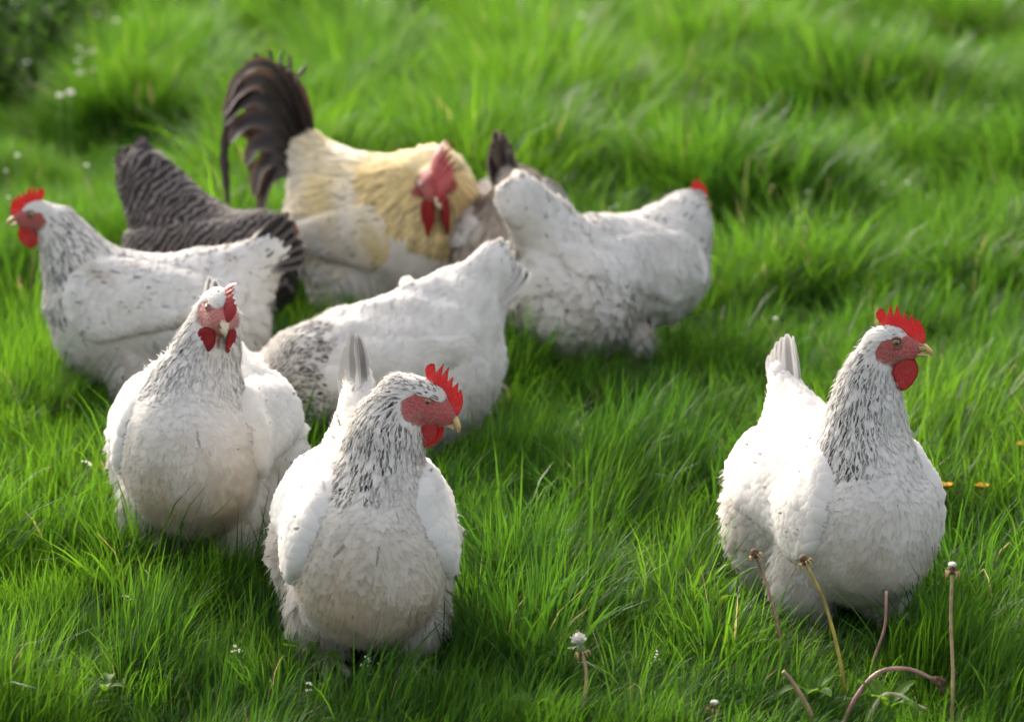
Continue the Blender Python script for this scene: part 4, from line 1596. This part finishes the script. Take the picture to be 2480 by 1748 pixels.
# ---------------------------------------------------------------- spent dandelion stalks
def stalk(path_px, depth_px, mat, head, label, r0=0.0025, lift=0.0, depth_shift=None):
    """path_px: base -> top pixels, standing at the depth of the ground pixel depth_px"""
    g, z = ground_at(*depth_px)
    pts = []
    for i, (px, py) in enumerate(path_px):
        zz = z + (depth_shift[i] if depth_shift else 0)
        pts.append(at(px, py, zz))
    pts[0][2] = min(pts[0][2], -0.005)
    root = thing('dandelion_stalk', tuple(pts[0]), 0, 1, label, 'dandelion', 'spent dandelion stalks')
    loc = [p - pts[0] for p in pts]
    sp = smooth_path(loc, 22)
    V, Q, T = loft(sp, np.linspace(r0, r0 * 0.8, 22), 8, up=(0, 1, 0))
    mesh_obj('stem', V, Q, T, mat, root)
    d = unit(sp[-1] - sp[-3])
    tip = sp[-1]
    r = np.random.default_rng(len(label))
    if head in ('dry', 'white', 'pappus'):
        k = 0.0065
        V, Q, T = loft([tip - d * 0.003, tip + d * 0.002, tip + d * 0.007, tip + d * 0.010], [0.004, k, k * 0.85, 0.003], 10, up=(0, 1, 0))
        mesh_obj('seed_head', V, Q, T, M['seedhead'] if head != 'pappus' else M['weedstem'], root)
        for i in range(9):       # drooping bracts
            a = i * 2 * math.pi / 9 + r.normal(0, 0.2)
            s1 = unit(np.cross(d, (0.3, 1, 0.2)))
            s2 = np.cross(d, s1)
            o = s1 * math.cos(a) + s2 * math.sin(a)
            p = [tip - d * 0.001 + o * 0.004, tip + o * 0.009 + d * 0.001, tip + o * 0.011 - d * (0.006 + 0.004 * r.random())]
            V, Q, T = loft(smooth_path(p, 5), [0.0012, 0.0016, 0.0014, 0.0010, 0.0003], 4)
            mesh_obj('bract', V, Q, T, M['sepal'], root)
    if head == 'white':
        V, Q = sphere(tip + d * 0.010, 0.0055, squash=(1, 1, 0.6))
        mesh_obj('seed_disc', V, Q, None, M['pappus'], root)
    if head == 'pappus':
        parts = []
        for i in range(90):
            o = unit(d + r.normal(0, 0.42, 3))
            b = tip + d * 0.010
            p = [b, b + o * 0.008, b + o * 0.014 + r.normal(0, 0.002, 3)]
            parts.append(loft(p, [0.0005, 0.0007, 0.0009], 3))
        V, Q, T = merge(parts)
        mesh_obj('pappus', V, Q, T, M['pappus'], root)
    if head == 'wilted':
        for i in range(7):
            o = unit(d + r.normal(0, 0.55, 3))
            p = [tip - d * 0.003, tip + o * 0.010, tip + o * 0.020 + np.array([0, 0, -0.006])]
            V, Q, T = loft(smooth_path(p, 5), [0.0028, 0.0032, 0.0026, 0.0016, 0.0006], 5)
            mesh_obj('bract', V, Q, T, M['seedhead'], root)
    return root


stalk([(1908, 1640), (1880, 1500), (1852, 1400), (1830, 1345)], (1905, 1640), M['stalk_pink'], 'dry', 'pinkish dandelion stalk with dry brown head before the right hen\'s fluff')
stalk([(2056, 1735), (2035, 1600), (1998, 1460), (1950, 1360)], (2056, 1735), M['stalk_yellow'], 'dry', 'ochre yellow dandelion stalk leaning left before the right hen')
stalk([(2085, 1720), (2112, 1610), (2142, 1520), (2147, 1430)], (2100, 1660), M['stalk_pink'], None, 'thin pinkish stalk without head against the right hen\'s leg')
stalk([(2303, 1790), (2308, 1640), (2303, 1500), (2306, 1385)], (2303, 1790), M['stalk_tan'], 'white', 'upright tan dandelion stalk with small white disc, rightmost')
stalk([(2030, 1775), (2072, 1690), (2128, 1628), (2200, 1620), (2262, 1645)], (2030, 1775), M['stalk_pink'], 'wilted', 'pinkish dandelion stalk bent over into an arch, wilted head drooping right', 0.0034)
stalk([(1990, 1785), (1955, 1710), (1918, 1650), (1896, 1625)], (1990, 1785), M['stalk_tan'], 'bud', 'short brownish stalk leaning left below the ochre one, no open head', 0.0036)
stalk([(1392, 1790), (1415, 1690), (1420, 1630), (1410, 1580)], (1392, 1790), M['stalk_tan'], 'pappus', 'dandelion stalk with white tufted seed head, centre foreground')
stalk([(1715, 1780), (1722, 1745), (1727, 1718)], (1715, 1780), M['stalk_pale'], 'white', 'very short pale dandelion stalk at the bottom edge, right of centre')
stalk([(2085, 1712), (2130, 1692), (2175, 1682), (2215, 1705), (2243, 1716)], (2160, 1790), M['stalk_pale'], None, 'pale broken stalk lying in the grass beneath the bent arch', 0.003)
stalk([(1228, 1790), (1230, 1745), (1231, 1712)], (1228, 1790), M['stalk_tan'], None, 'stub of a tan stalk at the bottom edge, left of centre', 0.0028)


# ---------------------------------------------------------------- broad leaves
def leaf_mesh(L, W, lobes, r, droop=0.5):
    n = 12
    t = np.linspace(0, 1, n)
    w = np.sin(np.pi * np.clip(t * 0.93 + 0.05, 0, 1)) ** 0.8 * (0.55 + 0.45 * t)
    if lobes:
        w = w * (0.72 + 0.38 * np.abs(np.sin(t * math.pi * lobes)))
    x = L * np.sin(droop * 1.2 * t + 0.5) / 1.0 * t
    z = L * t * np.cos(droop * 1.6 * t + 0.25)
    V = []
    for i in range(n):
        for v in (-1, -0.5, 0, 0.5, 1):
            V.append((x[i], v * w[i] * W / 2, z[i] + 0.10 * W * v * v))
    Q = [(i * 5 + j, i * 5 + j + 1, (i + 1) * 5 + j + 1, (i + 1) * 5 + j) for i in range(n - 1) for j in range(4)]
    return np.array(V, float), np.array(Q)


def rosette(px, py, n, L, W, lobes, label, seed, name='dandelion_plant', up=0.03):
    r = np.random.default_rng(seed)
    g, z = ground_at(px, py)
    root = thing(name, tuple(g), r.uniform(0, 6), 1, label, 'plant', 'broad leaved plants in the grass')
    for i in range(n):
        V, Q = leaf_mesh(0.52 * L * r.uniform(0.75, 1.15), 0.62 * W * r.uniform(0.8, 1.15), lobes, r, r.uniform(0.3, 0.9))
        a = 2 * math.pi * i / n + r.normal(0, 0.3)
        R = np.array([[math.cos(a), -math.sin(a), 0], [math.sin(a), math.cos(a), 0], [0, 0, 1]])
        mesh_obj('leaf', V @ R.T + np.array([0, 0, up]), Q, None, M['leaf'], root)


rosette(1965, 1740, 5, 0.095, 0.042, 4, 'broad lobed leaves at the foot of the ochre stalk', 1)
rosette(2150, 1775, 5, 0.10, 0.040, 4, 'lobed dandelion leaves under the bent pink stalk', 2)
rosette(1168, 1585, 3, 0.085, 0.046, 0, 'rounded bright leaf right of the foremost hen\'s foot', 3, up=0.02)
rosette(1300, 1775, 4, 0.08, 0.038, 3, 'yellow green leaves at the bottom edge left of the tufted seed head', 4)
rosette(1742, 1520, 3, 0.11, 0.042, 0, 'pale broad leaf left of the right hen\'s fluff', 5)
rosette(255, 1730, 4, 0.085, 0.030, 0, 'small oval leaves in the lower left corner grass', 6)
rosette(760, 1650, 3, 0.09, 0.040, 0, 'dark broad leaf left of the foremost hen\'s feet', 7)


# ---------------------------------------------------------------- shepherd's purse, buttercups, far blossoms
def purse(base_px, top_px, label, seed, side=6):
    r = np.random.default_rng(seed)
    g, z = ground_at(*base_px)
    top = at(top_px[0], top_px[1], z)
    root = thing('shepherds_purse', tuple(g), 0, 1, label, 'wildflower', 'thin white wildflowers in the foreground grass')
    tl = top - g
    sp = smooth_path([np.zeros(3), tl * 0.5 + np.array([0.006, 0, 0.004]), tl], 12)
    V, Q, T = loft(sp, np.linspace(0.0014, 0.0007, 12), 5, up=(0, 1, 0))
    st = mesh_obj('stem', V, Q, T, M['weedstem'], root)
    for i in range(side):
        t = 0.42 + 0.5 * i / side
        p = sp[int(t * 11)]
        a = i * 2.4 + r.normal(0, 0.3)
        o = np.array([math.cos(a), math.sin(a), 0.55])
        e = p + o * 0.016
        parts = [loft([p, (p + e) / 2, e], [0.0004, 0.0004, 0.0004], 4)]
        V, Q, T = merge(parts)
        tw = mesh_obj('twig', V, Q, T, M['weedstem'], root)
        V, Q = pillow([(0, 0), (3.2, 3.0), (2.4, 5.2), (0, 4.2), (-2.4, 5.2), (-3.2, 3.0)], 1.2, 0, rings=2)
        mesh_obj('pod', V + e, Q, None, M['pod'], tw)
    for i in range(7):
        o = r.normal(0, 0.0042, 3)
        V, Q = sphere(tl + o + np.array([0, 0, 0.004]), 0.0021, 6, 4, (1, 1, 0.7))
        mesh_obj('blossom', V, Q, None, M['blossom'], root)


purse((852, 1625), (770, 1432), 'thin wildflower with heart shaped pods before the foremost hen\'s breast', 1, 9)
purse((105, 1400), (213, 1125), 'tall wildflower spike with pods left of the plump hen', 2, 10)
purse((655, 1345), (608, 1216), 'small white topped wildflower before the plump hen\'s right side', 3, 4)
purse((320, 1560), (310, 1450), 'white speckled wildflower in shaded grass below the plump hen', 4, 5)
purse((590, 1700), (575, 1575), 'pale wildflower in the lower left grass between the two front hens', 5, 6)
purse((760, 1745), (742, 1668), 'tiny white flowers at the bottom edge below the foremost hen\'s left foot', 6, 4)
purse((925, 1720), (890, 1600), 'green white wildflower right beside the foremost hen\'s foot', 7, 6)
purse((1330, 1560), (1345, 1440), 'loose seeding weed in the open grass right of the foremost hen', 8, 9)
purse((1560, 1690), (1580, 1600), 'loose seeding weed in the foreground left of the short brownish stalk', 9, 8)


def buttercup(px, py, gpx, gpy, label, seed):
    r = np.random.default_rng(seed)
    g, z = ground_at(gpx, gpy)
    top = at(px, py, z)
    root = thing('buttercup', tuple(g), 0, 1, label, 'buttercup', 'yellow buttercups on the right')
    tl = top - g
    V, Q, T = loft(smooth_path([np.zeros(3), tl * 0.5 + np.array([0.01, 0, 0]), tl], 9), [0.0012] * 9, 5, up=(0, 1, 0))
    mesh_obj('stem', V, Q, T, M['weedstem'], root)
    for i in range(5):
        a = i * 1.2566 + r.random()
        o = np.array([math.cos(a), math.sin(a), 0.0])
        V, Q = sphere((0, 0, 0), 0.0075, 8, 6, (1, 1, 0.3))
        V = V + o * 0.0055
        V[:, 2] += 0.55 * np.hypot(V[:, 0], V[:, 1])
        mesh_obj('petal', V + tl, Q, None, M['buttercup'], root)
    V, Q = sphere(tl + np.array([0, 0, 0.004]), 0.0035, 8, 5)
    mesh_obj('flower_centre', V, Q, None, M['sepal'], root)


buttercup(2291, 1181, 2292, 1345, 'yellow buttercup touching the right hen\'s breast outline', 1)
buttercup(2378, 1183, 2376, 1335, 'yellow buttercup in the grass right of the right hen', 2)
buttercup(2476, 1082, 2470, 1240, 'yellow buttercup cut by the right edge of the picture', 3)

BL = [(236, 36), (281, 50), (192, 117), (199, 133), (224, 125), (190, 148), (225, 170), (195, 176), (171, 224), (145, 231), (66, 150), (115, 22), (48, 22), (60, 75), (463, 125), (610, 337), (14, 413), (42, 376), (210, 400),
      (20, 478), (1311, 25), (1407, 38), (1268, 66), (1241, 142), (1714, 150), (1494, 498), (2139, 444), (2199, 443), (2292, 590), (1878, 770), (1480, 505), (2118, 55), (2175, 148), (1930, 185), (1957, 465)]
for i, (px, py) in enumerate(BL):
    g, z = ground_at(px, py + (205 if px < 300 else 145) + 40 * (py / 800))
    top = at(px, py, z)
    root = thing('white_blossom', tuple(g[:2]) + (float(gz(g[0], g[1])),), 0, 1, 'tiny white blossom blurred among the far grass', 'blossom', 'tiny white blossoms in the blurred far grass')
    tl = top - np.array(root.location)
    V, Q, T = loft([np.zeros(3), tl * 0.5, tl], [0.0014, 0.0012, 0.001], 5, up=(0, 1, 0))
    mesh_obj('stem', V, Q, T, M['weedstem'], root)
    rad = (0.014 if z > 7 else 0.0060) * (0.7 + 0.5 * ((i * 37) % 10) / 10)
    V, Q = sphere(tl, rad, 8, 6, (1, 1, 0.6))
    mesh_obj('flower_head', V, Q, None, M['blossom'], root)
g, z = ground_at(1215, 140)
top = at(1216, 43, z)
root = thing('pink_blossom', tuple(g[:2]) + (float(gz(g[0], g[1])),), 0, 1, 'pink blossom far back at the top of the picture', 'blossom')
tl = top - np.array(root.location)
V, Q, T = loft([np.zeros(3), tl * 0.5, tl], [0.002, 0.002, 0.0015], 5, up=(0, 1, 0))
mesh_obj('stem', V, Q, T, M['weedstem'], root)
V, Q = sphere(tl, 0.022, 10, 7, (1, 1, 0.8))
mesh_obj('flower_head', V, Q, None, M['pink'], root)


# ---------------------------------------------------------------- dark leafy weeds in the far left corner
def leafy_weed(px, py, h, label, seed):
    r = np.random.default_rng(seed)
    g, z = ground_at(px, py)
    root = thing('leafy_weed', tuple(g[:2]) + (float(gz(g[0], g[1])),), 0, 1, label, 'weed', 'dark weeds in the far left corner')
    LV, LQ = [], []
    o = 0
    for s in range(16):
        a = r.uniform(0, 6.28)
        e = np.array([math.cos(a) * r.uniform(0.05, 0.30), math.sin(a) * r.uniform(0.05, 0.30), h * r.uniform(0.7, 1.05)])
        sp = smooth_path([np.array([e[0] * 0.3, e[1] * 0.3, 0]), e * np.array([0.6, 0.6, 0.55]), e], 14)
        V, Q, T = loft(sp, np.linspace(0.005, 0.0015, 14), 5, up=(0, 1, 0))
        mesh_obj('stem', V, Q, T, M['weed'], root)
        for k in range(2, 14):
            for b in range(3):
                V, Q = leaf_mesh(r.uniform(0.05, 0.10), r.uniform(0.025, 0.045), 0, r, r.uniform(0.6, 1.4))
                a2 = r.uniform(0, 6.28)
                R = np.array([[math.cos(a2), -math.sin(a2), 0], [math.sin(a2), math.cos(a2), 0], [0, 0, 1]])
                LV.append(V @ R.T + sp[k])
                LQ.append(Q + o)
                o += len(V)
    f = mesh_obj('foliage', np.vstack(LV), np.vstack(LQ), None, M['weed'], root)
    f['kind'] = 'stuff'


leafy_weed(15, 330, 0.62, 'dark leafy weed at the left edge, lowest of the corner weeds', 1)
leafy_weed(-60, 210, 0.75, 'dark leafy weed cut by the top left corner', 2)
leafy_weed(95, 215, 0.60, 'dark leafy weed just right of the top left corner', 3)
leafy_weed(215, 130, 0.45, 'low dark weed at the top edge, rightmost of the corner weeds', 4)
